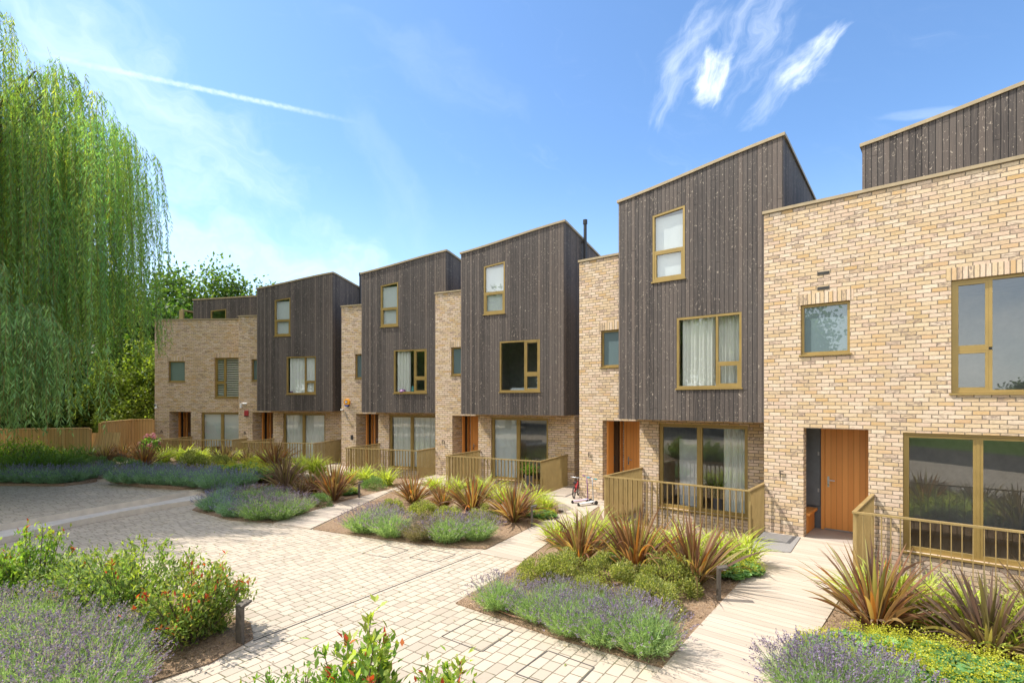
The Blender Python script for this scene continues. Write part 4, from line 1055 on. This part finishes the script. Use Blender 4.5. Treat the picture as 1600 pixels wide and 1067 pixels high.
for x, y, s, wv in ((868, 848, .85, 'at the left by the path'), (925, 850, 1.15, 'under the left balustrade'), (968, 860, 1.0, 'behind the middle flax'), (1035, 872, .95, 'left behind the right flax'), (1075, 882, 1.1, 'under the front bars'), (1120, 884, .95, 'right behind the right flax'), (1160, 882, 1.0, 'at the right by the mat'), (1005, 866, .9, 'between two flaxes')):
    plant('sedge', x, y, s, f'{wv} {BE}')
plant('alch', 1135, 898, .8, f'behind the post light {BE}'); plant('alch', 1165, 894, .65, f'at the right end {BE}'); plant('alch', 955, 882, .7, f'between the left flaxes {BE}')
# bed left of the scooters
for x, y, s, wv in ((570, 831, 1.0, 'leftmost'), (612, 838, 1.05, 'second from left'), (700, 846, 1.05, 'middle right'), (745, 843, 1.0, 'at the right'), (595, 818, .9, 'left in the back row')): plant('lav', x, y, s, f'{wv} {BD}')
plant('dlav', 657, 844, .95, f'between the green ones {BD}')
for x, y, s, wv in ((612, 800, .85, 'leftmost'), (660, 808, 1.0, 'second from left'), (700, 816, .95, 'middle'), (755, 815, .95, 'rightmost')): plant('dome', x, y, s, f'{wv} {BD}')
for x, y, s, wv in ((645, 787, 1.0, 'leftmost'), (692, 795, .7, 'smallest'), (738, 803, 1.0, 'third from left'), (803, 815, 1.12, 'rightmost and largest')): plant('flax', x, y, s, f'{wv} {BD}')
for x, y, s, wv in ((710, 775, 1.0, 'left under the front bars'), (755, 777, 1.1, 'right under the front bars'), (832, 793, 1.05, 'at the right path'), (680, 768, .9, 'by the left path'), (852, 800, .8, 'at the far right corner'), (785, 785, .9, 'behind the rightmost flax')): plant('sedge', x, y, s, f'{wv} {BD}')
plant('alch', 853, 808, .6, f'at the right corner {BD}'); plant('alch', 826, 806, .55, f'behind the post light {BD}')
# bed by the step corner
for x, y, s, wv in ((335, 797, 1.05, 'leftmost in the front row'), (368, 806, 1.1, 'second in the front row'), (405, 811, 1.1, 'third in the front row'), (437, 811, 1.0, 'fourth in the front row'), (462, 803, .95, 'rightmost in the front row'), (352, 784, 1.05, 'left in the back row'), (395, 787, 1.0, 'middle in the back row'), (435, 790, .95, 'right in the back row')): plant('lav' if x > 390 else 'blav', x, y, s, f'{wv} {BC}')
plant('gdome', 496, 791, .85, f'beside the white path {BC}'); plant('gdome', 583, 764, .95, f'behind the post light {BC}'); plant('gdome', 420, 776, .8, f'behind the lavender {BC}')
for k, x, y, s, wv in (('dflax', 448, 768, 1.05, 'leftmost'), ('flax', 522, 782, 1.1, 'rightmost'), ('flax', 488, 772, .8, 'middle'), ('dflax', 470, 776, .7, 'smallest')): plant(k, x, y, s, f'{wv} {BC}')
for x, y, s, wv in ((545, 757, 1.0, 'left'), (572, 754, 1.1, 'middle'), (605, 758, 1.05, 'right'), (500, 748, 1.0, 'leftmost, far')): plant('sedge', x, y, s, f'{wv} {BC}')
plant('alch', 545, 772, .7, f'left of the post light {BC}')
# far bed before houses A and B
z = .27
for i, (x, y, s) in enumerate(((186, 753, 1.0), (207, 755, 1.05), (232, 756, 1.05), (258, 757, 1.1), (284, 758, 1.1), (308, 760, 1.1), (330, 762, 1.1), (355, 764, 1.1), (380, 760, 1.05), (222, 748, 1.0), (272, 749, 1.0), (322, 751, 1.0))):
    plant('blav', x, y, s, f"{['first', 'second', 'third', 'fourth', 'fifth', 'sixth', 'seventh', 'eighth', 'ninth'][i] + ' from left in the row' if i < 9 else ['left', 'middle', 'right'][i - 9] + ' in the back row'} {BA}", z if x < 340 else .2, hz=1.15)
for x, y, s, wv in ((345, 745, 1.15, 'left'), (372, 746, 1.2, 'middle'), (402, 750, 1.15, 'right'), (392, 740, 1.1, 'behind'), (420, 745, 1.0, 'rightmost')): plant('alch', x, y, s, f'{wv} {BA}', .2, hz=1.3)
plant('dome', 300, 738, 1.5, f'large pale one in the middle {BA}', z, hz=1.2); plant('dome', 345, 733, 1.3, f'right of the large one {BA}', z); plant('gdome', 252, 742, 1.1, f'left {BA}', z)
for k, x, y, s, wv in (('flax', 225, 731, 1.25, 'leftmost, by the pink flowers'), ('dflax', 352, 725, 1.05, 'second from left'), ('dflax', 388, 727, 1.05, 'third from left'), ('flax', 430, 735, 1.25, 'fourth from left'), ('dflax', 445, 755, 1.1, 'rightmost, beside the path')): plant(k, x, y, s, f'{wv} {BA}', .2)
for x, y, s, wv in ((255, 725, 1.3, 'first from left'), (285, 722, 1.3, 'second from left'), (312, 724, 1.2, 'third from left'), (335, 722, 1.0, 'fourth from left'), (410, 728, 1.1, 'fifth from left'), (470, 738, 1.2, 'sixth from left'), (492, 740, 1.2, 'rightmost'), (370, 722, 1.0, 'between the two dark flaxes')): plant('sedge', x, y, s, f'{wv} {BA}', .2)
# left bed before the fence
for i, (x, y, s) in enumerate(((15, 753, 1.1), (40, 754, 1.1), (68, 755, 1.1), (92, 755, 1.1), (115, 753, 1.05), (138, 748, 1.0), (158, 742, .95))):
    plant('blav', x, y, s, f"{['first', 'second', 'third', 'fourth', 'fifth', 'sixth', 'seventh'][i]} from left in the row {BW}", z, hz=1.1)
for x, y, s, wv in ((118, 738, 1.2, 'left'), (150, 733, 1.2, 'middle'), (190, 735, 1.2, 'right'), (212, 737, 1.0, 'rightmost')): plant('gdome', x, y, s, f'{wv} {BW}', z)
for k, x, y, s, wv in (('dflax', 165, 724, 1.1, 'left of the gate'), ('flax', 190, 722, .9, 'in front of the gate')): plant(k, x, y, s, f'{wv} {BW}', z)
for x, y, s, wv in ((35, 744, 1.3, 'first from left'), (60, 738, 1.3, 'second from left'), (88, 742, 1.3, 'third from left'), (110, 730, 1.2, 'fourth from left'), (135, 724, 1.2, 'fifth from left'), (10, 740, 1.2, 'at the left edge')): plant('gsedge', x, y, s, f'{wv} {BW}', z)
for x, y, s, wv in ((28, 728, 2.0, 'tall, by the fence'), (55, 727, 1.5, 'second along the fence'), (85, 724, 1.4, 'third along the fence'), (118, 718, 1.3, 'fourth along the fence'), (-20, 732, 2.2, 'cut by the left edge'), (2, 742, 1.4, 'at the left edge')): plant('lowg', x, y, s, f'{wv} {BW}', z)
def m_hydrangea():
    global rng; rng = np.random.default_rng(810); v = Veg(); f = Veg(); n = 700
    s_ = sph(n); s_[:, 2] = np.abs(s_[:, 2]); P = s_ * [.5, .5, .95] * (rng.random((n, 1)) ** .35)
    v.leaves(P, s_ + sph(n) * .6, sph(n) + [0, 0, 1], .13, .075, pick([(.12, .22, .05), (.16, .28, .06)], n), .05)
    k = 26; h = sph(k); h[:, 2] = np.abs(h[:, 2]); c = h * [.52, .52, 1.0]; i = rng.integers(0, k, 2600); d = sph(2600)
    f.leaves(c[i] + d * .085, np.cross(d, sph(2600)), d, .035, .03, pick([(.55, .20, .38), (.62, .30, .46), (.45, .14, .30)], 2600))
    return v.mesh('hydrangea_leaves'), f.mesh('hydrangea_flowers')
_h = m_hydrangea(); X, Y = G(236, 712, .25)
put('hydrangea', [('leaves', _h[0]), ('flowers', _h[1])], 'pink flowering hydrangea between the garden gate and the balustrade of house A', 'flowering bush', X, Y, .25, 1.0)
# left foreground bed
LB = [('pho', 52, 945, 1.02, 0, 'tall, with red tips at the left'), ('pho', 205, 965, 1.0, 1, 'broad, in the middle'), ('pho', 300, 1000, 1.0, 2, 'red-leaved, left of the post light'), ('pho', 130, 945, .75, 1, 'between the tall one and the broad one'),
      ('lowg', 15, 955, 1.0, 0, 'at the left edge above the lavender'), ('lowg', 85, 965, .95, 1, 'below the tall bush'), ('lowg', 175, 1000, .85, 0, 'right of the lavender'), ('lowg', 238, 1002, .7, 1, 'under the broad bush'), ('lowg', -40, 950, 1.3, 1, 'cut by the left edge')]
for k, x, y, s, i, wv in LB: plant(k, x, y, s, f'{wv} {BL}', idx=i)
for x, y, s, wv in ((-5, 1000, 1.1, 'at the left edge, far row'), (62, 1005, 1.1, 'second, far row'), (122, 1030, 1.05, 'third, far row'), (165, 1050, 1.0, 'rightmost, by the mulch'), (15, 1060, 1.1, 'left, near row'), (85, 1075, 1.1, 'middle, near row'), (150, 1095, 1.05, 'right, near row'), (30, 1130, 1.1, 'bottom left corner'), (105, 1145, 1.1, 'bottom edge')): plant('lav', x, y, s, f'{wv} {BL}')
plant('lowg', 345, 985, .28, f'small seedling left of the post light {BL}', idx=0)
# near foreground bushes
PHO.append(m_photinia(640, 18, 1.0, .25, ((.20, .33, .05), (.27, .40, .07), (.34, .42, .08), (.14, .25, .045)), .10, .095, 60))
plant('pho', 0, 0, 1.12, 'standing tallest at the bottom edge', idx=3, ground_at=(-1.28, 4.35))
plant('lowg', 0, 0, 1.1, 'at the bottom edge left of the tallest foreground bush', idx=1, ground_at=(-1.72, 4.25))
plant('pho', 0, 0, .86, 'smaller, at the bottom edge right of the tallest bush', idx=3, ground_at=(-.56, 4.25))
# bed before house F
for x, y, s, wv in ((1368, 985, 1.12, 'left'), (1545, 1030, 1.12, 'middle'), (1660, 1010, 1.1, 'cut by the right edge')): plant('flax' if wv == 'left' else 'dflax', x, y, s, f'{wv} {BF}')
for x, y, s, wv in ((1345, 940, .85, 'at the path edge'), (1395, 965, 1.1, 'behind the left flax'), (1450, 980, 1.1, 'left under the front bars'), (1505, 990, 1.1, 'middle, under the bars'), (1565, 1000, 1.0, 'right under the bars'), (1625, 1010, 1.0, 'cut by the right edge'), (1600, 1040, .95, 'behind the right flax')): plant('sedge', x, y, s, f'{wv} {BF}')
for x, y, s, wv in ((1290, 1035, .85, 'at the path edge'), (1345, 1035, 1.0, 'left, below the left flax'), (1400, 1040, 1.0, 'middle'), (1450, 1055, 1.1, 'right of the middle'), (1500, 1075, 1.1, 'below the dark flax'), (1570, 1090, 1.1, 'in the bottom right corner'), (1420, 1085, 1.0, 'at the bottom edge')): plant('alch', x, y, s, f'{wv} {BF}')
for x, y, s, wv in ((1262, 1088, .95, 'at the path edge'), (1315, 1090, 1.0, 'in the middle'), (1365, 1110, 1.0, 'at the right'), (1290, 1130, 1.0, 'below the bottom edge')): plant('lav', x, y, s, f'{wv} {BF}')

# mulch sheets with loose chips
rng = np.random.default_rng(77)
for k, p in BED.items():
    zb = .018 if k not in ('AB', 'W') else .29
    zz = zb if k != 'AB' else [.29] * 5 + [.2, .12, .12, .15, .29, .29]
    ground('planting_bed', p, 0.001, zz, 'mulch')
    if k in ('E', 'D', 'F', 'C', 'L'):
        P = np.array(p); lo_, hi_ = P.min(0), P.max(0); n = {'E': 5200, 'L': 6000, 'D': 3500, 'F': 4500, 'C': 2500}[k]
        q = rng.uniform(lo_, hi_, (n * 2, 2)); q = q[inside(p, q)][:n]
        v = Veg(); m = len(q); P3 = np.concatenate([q, np.full((m, 1), .026) + rng.random((m, 1)) * .012], 1)
        Dv = sph(m) * [1, 1, .25]; v.leaves(P3, Dv, np.tile([0, 0, 1.], (m, 1)) + sph(m) * .5, rng.uniform(.015, .06, m), rng.uniform(.008, .022, m), pick([(.30, .20, .13), (.19, .12, .075), (.42, .31, .21), (.12, .08, .055), (.36, .22, .13)], m), .05)
        o = bpy.data.objects.new('bark_chips', v.mesh('bark_chips')); C.objects.link(o); structure(o, 'stuff')

rng = np.random.default_rng(78); q = rng.uniform([-9, 5.5], [3, 15], (420, 2)); m = len(q); v = Veg()
v.leaves(np.concatenate([q, np.full((m, 1), .012)], 1), sph(m) * [1, 1, .2], np.tile([0, 0, 1.], (m, 1)) + sph(m) * .4, rng.uniform(.03, .07, m), rng.uniform(.012, .022, m), pick([(.33, .27, .10), (.24, .20, .08), (.20, .24, .07)], m), .08)
o = bpy.data.objects.new('fallen_leaves', v.mesh('fallen_leaves')); C.objects.link(o); structure(o, 'stuff')
# dripline pipes on the mulch
for pts, lab in (([(755, 948), (800, 968), (850, 978), (905, 992)], 'thin brown drip pipe along the left front edge of the bed before house E'), ([(905, 990), (940, 1005), (990, 1030)], 'thin brown drip pipe at the right front edge of the bed before house E')):
    mb = MB().mat('brown_pipe'); mb.tube([(*G(a, b), .04 + .012 * (i % 2)) for i, (a, b) in enumerate(pts)], .009, 6); tag(mb.build('drip_pipe', smooth=True), lab, 'pipe')

# ------------------------------------------------------------------ things on the ground
def bollard(pxx, pyy, rz, label, hgt=.42):
    X, Y = G(pxx, pyy, .02); root = thing('post_light', label, 'post light', (X, Y, .02), rz, 'low post lights')
    p = MB().mat('bollard_metal'); p.box(-.02, .02, -.055, .055, -.02, hgt); p.build('post', root, bevel=.004)
    hd = MB().mat('bollard_metal')
    a = [(-.02, hgt + .001), (.02, hgt + .001), (.115, hgt + .035), (.115, hgt + .058), (-.02, hgt + .03)]
    hd.prism_y(a, -.055, .055); hd.build('lamp_head', root, bevel=.004)
    g = MB().mat('white_plastic'); g.box(.03, .09, -.03, .03, hgt + .0, hgt + .0065); g.build('lens', root)
bollard(375, 1003, R(62), 'dark bronze post light by the left foreground bushes', .40)
bollard(1123, 936, R(-8), 'dark bronze post light at the path edge before house E', .42)
bollard(831, 822, R(5), 'dark post light at the path edge left of the scooters', .42)
bollard(561, 777, R(30), 'far dark post light in the bed beside the second white path', .42)
# inspection covers and drain
def cover(q, label):
    P = [np.array(G(a, b)) for a, b in q]; mb = MB().mat('drain_slot')
    for i in range(4):
        a, b = P[i], P[(i + 1) % 4]; d = (b - a) / np.linalg.norm(b - a); n = np.array([-d[1], d[0]]) * .007
        e = d * .007
        mb.prism_z([tuple(a - n + e), tuple(b - n - e), tuple(b + n - e), tuple(a + n + e)], .0005, .004 + .0004 * (i % 2))
    tag(mb.build('inspection_cover'), label, 'cover')
cover([(742, 966), (802, 985), (753, 1018), (690, 994)], 'left paved inspection cover outlined in dark metal before the lavender')
cover([(856, 1016), (929, 1042), (890, 1082), (806, 1052)], 'right paved inspection cover outlined in dark metal, nearest the bottom edge')
cover([(602, 851), (638, 859), (605, 871), (566, 864)], 'far paved inspection cover left of the dark drain line')
cover([(672, 858), (712, 866), (682, 878), (640, 871)], 'far paved inspection cover touching the dark drain line')
a, b = G(396, 1001), G(752, 862.5)
d = np.array(b) - np.array(a); d /= np.linalg.norm(d); n = np.array([-d[1], d[0]]) * .010
mb = MB().mat('drain_slot'); mb.prism_z([tuple(np.array(a) - n), tuple(np.array(b) - n), tuple(np.array(b) + n), tuple(np.array(a) + n)], .0005, .005)
tag(mb.build('drain_channel'), 'long dark slot drain running across the pale paving', 'drain')
# door mat grating beside house F
mb = MB().mat('slate_pot')
q = [G(a, b, .03) for a, b in ((1166, 858), (1193.5, 830.5), (1251, 839), (1235, 862.5))]
o = ground('entrance_mat', q, .012, .034, 'niche_grey', obj_frame='F', kind=None); tag(o, 'grey ribbed mat on the path left of door F', 'mat')
m_, t_ = newmat('ribbed_mat'); P_ = t_.node('ShaderNodeTexCoord', out=3); X_, Y_, _z = t_.sep(P_)
s_ = t_.m('SINE', t_.m('ADD', t_.m('MULTIPLY', Y_, 110), t_.m('MULTIPLY', t_.noise(P_, 6, 2), 4)))
t_.out(t_.principled(t_.mix(t_.lin(s_, -1, 1), (.13, .125, .12), (.36, .34, .32)), .9, 0, t_.bump(s_, .4, .01), .2))
o.data.materials[0] = m_

# scooters and balance bike by door E
def scooter(X, Y, rz, cols, label):
    root = thing('kick_scooter', label, 'scooter', (X, Y, .02), rz, 'children\'s scooters by door E')
    dk, gr, st, wh = cols
    d = MB().mat(dk)
    prof = [(-.26, .045), (-.20, .035), (.12, .05), (.20, .075), (.20, .10), (.12, .085), (-.2, .075), (-.27, .07)]
    d.prism_y(prof, -.055, .055); d.build('deck', root, bevel=.012)
    p = MB().mat(st); p.tube([(.22, 0, .09), (.20, 0, .42), (.18, 0, .70)], [.018, .015, .013], 10); p.build('stem', root, smooth=True)
    hb = MB().mat('steel'); hb.tube([(.18, -.10, .70), (.18, .10, .70)], .012, 8)
    h = hb.build('handlebar', root)
    for s in (-1, 1):
        g = MB().mat(gr); g.tube([(.18, s * .10, .70), (.18, s * .20, .70)], .018, 8); g.build('grip', h)
    for (x, y, r) in ((.24, -.09, .055), (.24, .09, .055), (-.27, 0, .042)):
        wm = MB().mat(wh); wm.tube([(x, y - .014, r), (x, y + .014, r)], r, 16); wm.build('wheel', root)
    a = MB().mat(dk); a.tube([(.23, -.075, .055), (.21, 0, .08), (.23, .075, .055)], .018, 8); a.build('front_axle', root)
X, Y = G(908, 785, .02); scooter(X, Y, R(25), ('pink_plastic', 'purple_plastic', 'purple_plastic', 'dark_plastic'), 'pink kick scooter with purple grips, left of the white one')
X, Y = G(917, 789, .02); scooter(X, Y, R(30), ('white_plastic', 'teal_plastic', 'steel', 'dark_plastic'), 'white kick scooter with teal grips, nearest the balustrade')
X, Y = G(903, 778, .02)
root = thing('balance_bike', 'small red child\'s bike behind the two scooters', 'bike', (X - .02, Y + .25, .02), R(70))
for x in (-.27, .27):
    wm = MB().mat('tyre'); pts = [(x + .15 * math.cos(a), 0, .16 + .15 * math.sin(a)) for a in np.linspace(0, 2 * math.pi, 21)]; wm.tube(pts, .018, 8, False); wl = wm.build('wheel', root, smooth=True)
    sp = MB().mat('steel')
    for k in range(6): sp.tube([(x, 0, .16), (x + .14 * math.cos(k * 1.047), 0, .16 + .14 * math.sin(k * 1.047))], .003, 4)
    sp.cyl((x, 0), .02, .14, .18, 8); sp.build('spokes', wl)
f = MB().mat('red_plastic'); f.tube([(.27, 0, .16), (.20, 0, .44)], .016); f.tube([(.20, 0, .40), (-.05, 0, .20), (-.27, 0, .16)], .018); f.tube([(-.05, 0, .2), (-.10, 0, .40)], .015); f.tube([(-.27, 0, .16), (-.08, 0, .33)], .012); f.build('frame', root, smooth=True)
s = MB().mat('dark_plastic'); s.box(-.2, -.02, -.045, .045, .40, .44); s.build('saddle', root, bevel=.015)
hb = MB().mat('steel'); hb.tube([(.20, 0, .44), (.19, 0, .52)], .012); hb.tube([(.15, -.2, .54), (.19, 0, .52), (.15, .2, .54)], .011); hb.build('handlebar', root, smooth=True)

# potted plants inside the glass
def potted(h, x, y, s, label, i):
    X, Y, _ = HL(h, x, y); root = thing('potted_plant', label, 'plant', (X, Y, .02), 0)
    p = MB().mat('slate_pot'); loft(p, [(.0, .0), (.12, .0), (.17, .34), (.15, .34), (.14, .30), (0, .30)], (0, 0)); p.build('pot', root)
    o = bpy.data.objects.new('leaves', GSEDGE[i]); C.objects.link(o); o.parent = root; o.location = (0, 0, .3); o.scale = (s, s, s)
potted('E', 3.72, .55, .8, 'strappy green potted plant inside the patio glass of house E', 0)
potted('D', 4.15, -.55, .8, 'potted grass behind the balustrade left of the scooters', 1)

# ------------------------------------------------------------------ fence
def fence_panel(name, p0, p1, z0, z1, label, lean=0.0, posts=1, cap=True, mt='fence_wood'):
    p0, p1 = np.array(p0), np.array(p1); L = np.linalg.norm(p1 - p0); a = math.atan2(p1[1] - p0[1], p1[0] - p0[0])
    root = thing(name, label, 'fence', (p0[0], p0[1], z0), a); root.rotation_euler = (lean, 0, a)
    b = MB().mat(mt); n = max(3, int(L / .14))
    for i in range(n):
        x0, x1 = L * i / n + .004, L * (i + 1) / n - .004; b.box(x0, x1, -.012 + .01 * (i % 2), .012 + .01 * (i % 2), 0, z1 - z0 - .03 + .006 * (i * 7 % 3))
    b.build('boards', root)
    if cap: c = MB().mat(mt); c.box(0, L, -.04, .05, z1 - z0 - .02, z1 - z0 + .03); c.build('cap_rail', root)
    for i in range(posts):
        q = MB().mat(mt); x = L * i / max(1, posts - 1) if posts > 1 else 0; q.box(x - .045, x + .045, .023, .12, 0, z1 - z0 - .025); q.build('post', root)
    return root
A0 = G(-420, 668, 0); 
fence_panel('timber_fence', (-34.0, 20.6), (-20.6, 21.6), .1, 1.62, 'long brown timber fence under the willow at the left edge', posts=7)
fence_panel('timber_fence', (-20.5, 21.6), (-17.9, 22.4), .1, 1.62, 'short fence length between the long fence and the leaning panel', posts=3)
fence_panel('fence_panel', (-17.9, 22.35), (-16.9, 22.6), .15, 1.50, 'loose timber panel leaning against the fence', lean=R(-17), posts=1, cap=False)
fence_panel('timber_fence', (-17.75, 22.9), (-18.62, 25.9), .1, 1.85, 'brown timber screen left of the bright garden gate', posts=3)
fence_panel('garden_gate', (-18.6, 25.85), (-17.72, 26.1), .1, 1.86, 'bright orange-brown timber gate beside house A', posts=2, mt='gate_wood')

# ------------------------------------------------------------------ trees
def trunk_mesh(paths):
    mb = MB().mat('bark')
    for p, r in paths: mb.tube(p, r, 9)
    o = mb.build('tmp', smooth=True); me = o.data; bpy.data.objects.remove(o); return me
def willow(cx, cy, seed, label, ztop0=15.6, kz=.095, rmax=7.2, arms=250, strands=36):
    global rng; rng = np.random.default_rng(seed); v = Veg(); limbs = []
    base = np.array([0, 0, 0.]); fork = np.array([.3, .2, 4.2])
    limbs.append(([(0, 0, 0), (.1, .05, 1.5), (.2, .15, 3), tuple(fork)], [.62, .48, .44, .40]))
    SP = []; SL = []; SD = []
    for i in range(arms):
        az = rng.uniform(0, 2 * np.pi); r = rmax * (.15 + .85 * math.sqrt(rng.random())) ; 
        zt = ztop0 - kz * r * r - (0 if rng.random() < .62 else rng.uniform(1, 5.0))
        if i < 34: az = rng.uniform(-.80, -.26); r = rng.uniform(5.5, 9.4); zt = 5.5 - .32 * (r - 5.5) + rng.normal(0, .45)
        e = np.array([math.cos(az) * r, math.sin(az) * r, zt]); mid = np.array([math.cos(az) * r * .45, math.sin(az) * r * .45, zt + .6])
        tt = np.linspace(0, 1, 9)[:, None]; path = (1 - tt) ** 2 * fork + 2 * tt * (1 - tt) * mid + tt ** 2 * e
        path[1:-1] += rng.normal(0, .12, (7, 3))
        if i % 5 == 0: limbs.append(([tuple(p) for p in path[:7]], list(np.linspace(.12, .02, 7))))
        k = strands; q = rng.uniform(.42, 1.0, k) ** .8; q[:5] = rng.uniform(.94, 1, 5)
        idx = np.clip((q * 8).astype(int), 0, 7); fr = (q * 8 - idx)[:, None]; P = path[idx] * (1 - fr) + path[idx + 1] * fr + rng.normal(0, .15, (k, 3)) * [1, 1, .6]
        rr = np.hypot(P[:, 0], P[:, 1]); zmin = 1.9 + (np.maximum(0, rr - 5.8) * 1.8 if i >= 34 else 0) + rng.random(k) * 1.5
        Lk = np.minimum(rng.uniform(1.6, 4.6, k), np.maximum(.6, P[:, 2] - zmin)); low = rng.random(k) < .45; Lk = np.where(low, np.maximum(Lk, np.minimum(P[:, 2] - zmin, 6.5)), Lk)
        SP.append(P); SL.append(Lk); SD.append(np.stack([np.cos(az) + 0 * q, np.sin(az) + 0 * q], 1))
    P = np.concatenate(SP); L = np.concatenate(SL); D2 = np.concatenate(SD); n = len(P)
    nl = np.maximum(8, (L / .062).astype(int)); tot = nl.sum(); idx = np.repeat(np.arange(n), nl)
    start = np.concatenate([[0], np.cumsum(nl)[:-1]]); q = (np.arange(tot) - start[idx] + rng.random(tot)) / nl[idx]
    drift = rng.normal(0, .20, (n, 2)) + D2 * .22
    tints = pick([(.20, .34, .095), (.26, .39, .10), (.15, .29, .085), (.36, .44, .11), (.18, .34, .14)], n, [.3, .25, .2, .12, .13], .12); arm = np.repeat(rng.uniform(.75, 1.5, arms) , strands)[:, None] * np.array([1, 1, 1.0]); yl = np.repeat(rng.random(arms) < .3, strands)
    tints = tints * arm; tints[yl] *= [1.22, 1.06, .8]
    tints[:34 * strands] = pick([(.19, .33, .12), (.25, .39, .14), (.15, .28, .10)], 34 * strands, None, .12)
    def at(i, q):
        ln = L[i] * q; out = drift[i] * (np.sqrt(q) * .9)[:, None] + np.stack([np.sin(q * 5 + i), np.cos(q * 4 + i * 1.3)], 1) * (.05 * q)[:, None]
        z = P[i][:, 2] + .18 * np.sin(np.minimum(q * 6, 3.14)) - ln
        return np.concatenate([P[i][:, :2] + out, z[:, None]], 1)
    PP = at(idx, q); aa = rng.uniform(0, 2 * np.pi, tot)
    D = np.stack([np.cos(aa) * .55, np.sin(aa) * .55, -np.ones(tot)], 1) + sph(tot) * .2
    v.leaves(PP, D, sph(tot), rng.uniform(.12, .22, tot), rng.uniform(.021, .036, tot), tints[idx] * (1 + rng.normal(0, .15, (tot, 1))), .03)
    for k in range(5):
        i = np.arange(n); v.stems(at(i, np.full(n, k / 5)), at(i, np.full(n, (k + 1) / 5)), .0045, pick([(.20, .17, .06), (.24, .15, .06)], n))
    root = thing('willow_tree', label, 'tree', (cx, cy, .1))
    o = bpy.data.objects.new('crown', v.mesh('willow_leaves')); C.objects.link(o); o.parent = root
    o = bpy.data.objects.new('trunk', trunk_mesh(limbs)); C.objects.link(o); o.parent = root
willow(-18.75, 15.7, 9, 'large weeping willow with hanging green curtains at the left edge')
CR = [m_crown(700), m_crown(701, 16000, (3.6, 3.6, 4.2), 60, .30, ((.07, .14, .025), (.11, .19, .035), (.16, .24, .045))), m_crown(702, 12000, (2.2, 2.2, 2.4), 40, .20, ((.13, .19, .03), (.18, .25, .04), (.24, .30, .05)))]
TR = trunk_mesh([([(0, 0, 0), (.1, 0, 2), (.05, .1, 4.5), (0, 0, 7.5)], [.32, .26, .2, .08])] + [([(0.05, .1, 3.5 + i * .5), (math.cos(i * 2.1) * 1.2, math.sin(i * 2.1) * 1.2, 5.5 + i * .5), (math.cos(i * 2.1) * 2.4, math.sin(i * 2.1) * 2.4, 7 + i * .4)], [.14, .09, .03]) for i in range(6)])
def tree(x, y, zc, s, i, label, hz=1.0, name='broadleaf_tree', grp='trees beyond the houses'):
    root = thing(name, label, 'tree', (x, y, -.7), prnd.uniform(0, 6), grp)
    o = bpy.data.objects.new('crown', CR[i]); C.objects.link(o); o.parent = root; o.location = (0, 0, zc + .7); o.scale = (s, s, s * hz)
    o = bpy.data.objects.new('trunk', TR); C.objects.link(o); o.parent = root; k = (zc + .7) / 7.5; o.scale = (k, k, k)
tree(-25.0, 40, 8.6, 1.05, 1, 'broad green tree showing above the left part of house A roof')
tree(-21.8, 41, 8.9, 1.0, 1, 'green tree behind the dark timber top of house A')
tree(-29.5, 37, 7.0, 1.1, 0, 'dark green tree just right of the willow behind house A')
tree(-20.6, 47, 9.4, .75, 1, 'small distant tree top right behind the dark timber of house A')
tree(-22.8, 30.0, 2.6, .95, 2, 'yellow-green bushy tree between the willow and house A', 1.1)
tree(-21.2, 29.3, 1.8, .75, 2, 'low yellow-green shrub tree behind the garden gate', 1.0)
tree(-20.9, 31.5, 3.6, 1.05, 2, 'taller yellow-green shrub tree against the left side of house A', 1.2)
tree(-23.8, 36, 5.6, 1.0, 0, 'dark green tree just behind the left corner of house A')
tree(-27.5, 30.5, 3.2, 1.2, 0, 'dark tree behind the leaning fence panel')
tree(-33.0, 29.5, 3.2, 1.25, 0, 'dark tree behind the long fence')
tree(-39.0, 28, 3.2, 1.3, 0, 'dark tree behind the left end of the fence')
tree(-33, 40, 8.5, 1.3, 0, 'tall dark tree hidden behind the willow')
tree(-42, 38, 8.0, 1.4, 0, 'tall dark tree far left behind the willow')
# what the windows mirror: road, lawn and trees on the camera's side
ground('lawn', [(-30, -60), (30, -60), (30, -11), (-30, -11)], -.8, -.05, 'lawn')
ground('road', [(-60, -11), (60, -11), (60, -4.1), (-60, -4.1)], -.8, -.03, 'asphalt')
for i, (x, y, s, zc) in enumerate(((-9, -22, .55, 2.2), (-2, -24, 1.0, 5), (7, -20, 1.0, 5.5), (15, -26, 1.5, 8), (-18, -27, .6, 2.6), (22, -14, 1.0, 5.5), (-28, -1, 1.45, 8), (-25, -10, 1.3, 7), (-35, 6, 1.5, 8), (-36, -8, 1.5, 8.5))):
    tree(x, y, zc, s, i % 2, 'tree on the lawn behind the camera', grp='trees behind the camera')
print('TOTAL objects', len(bpy.data.objects))
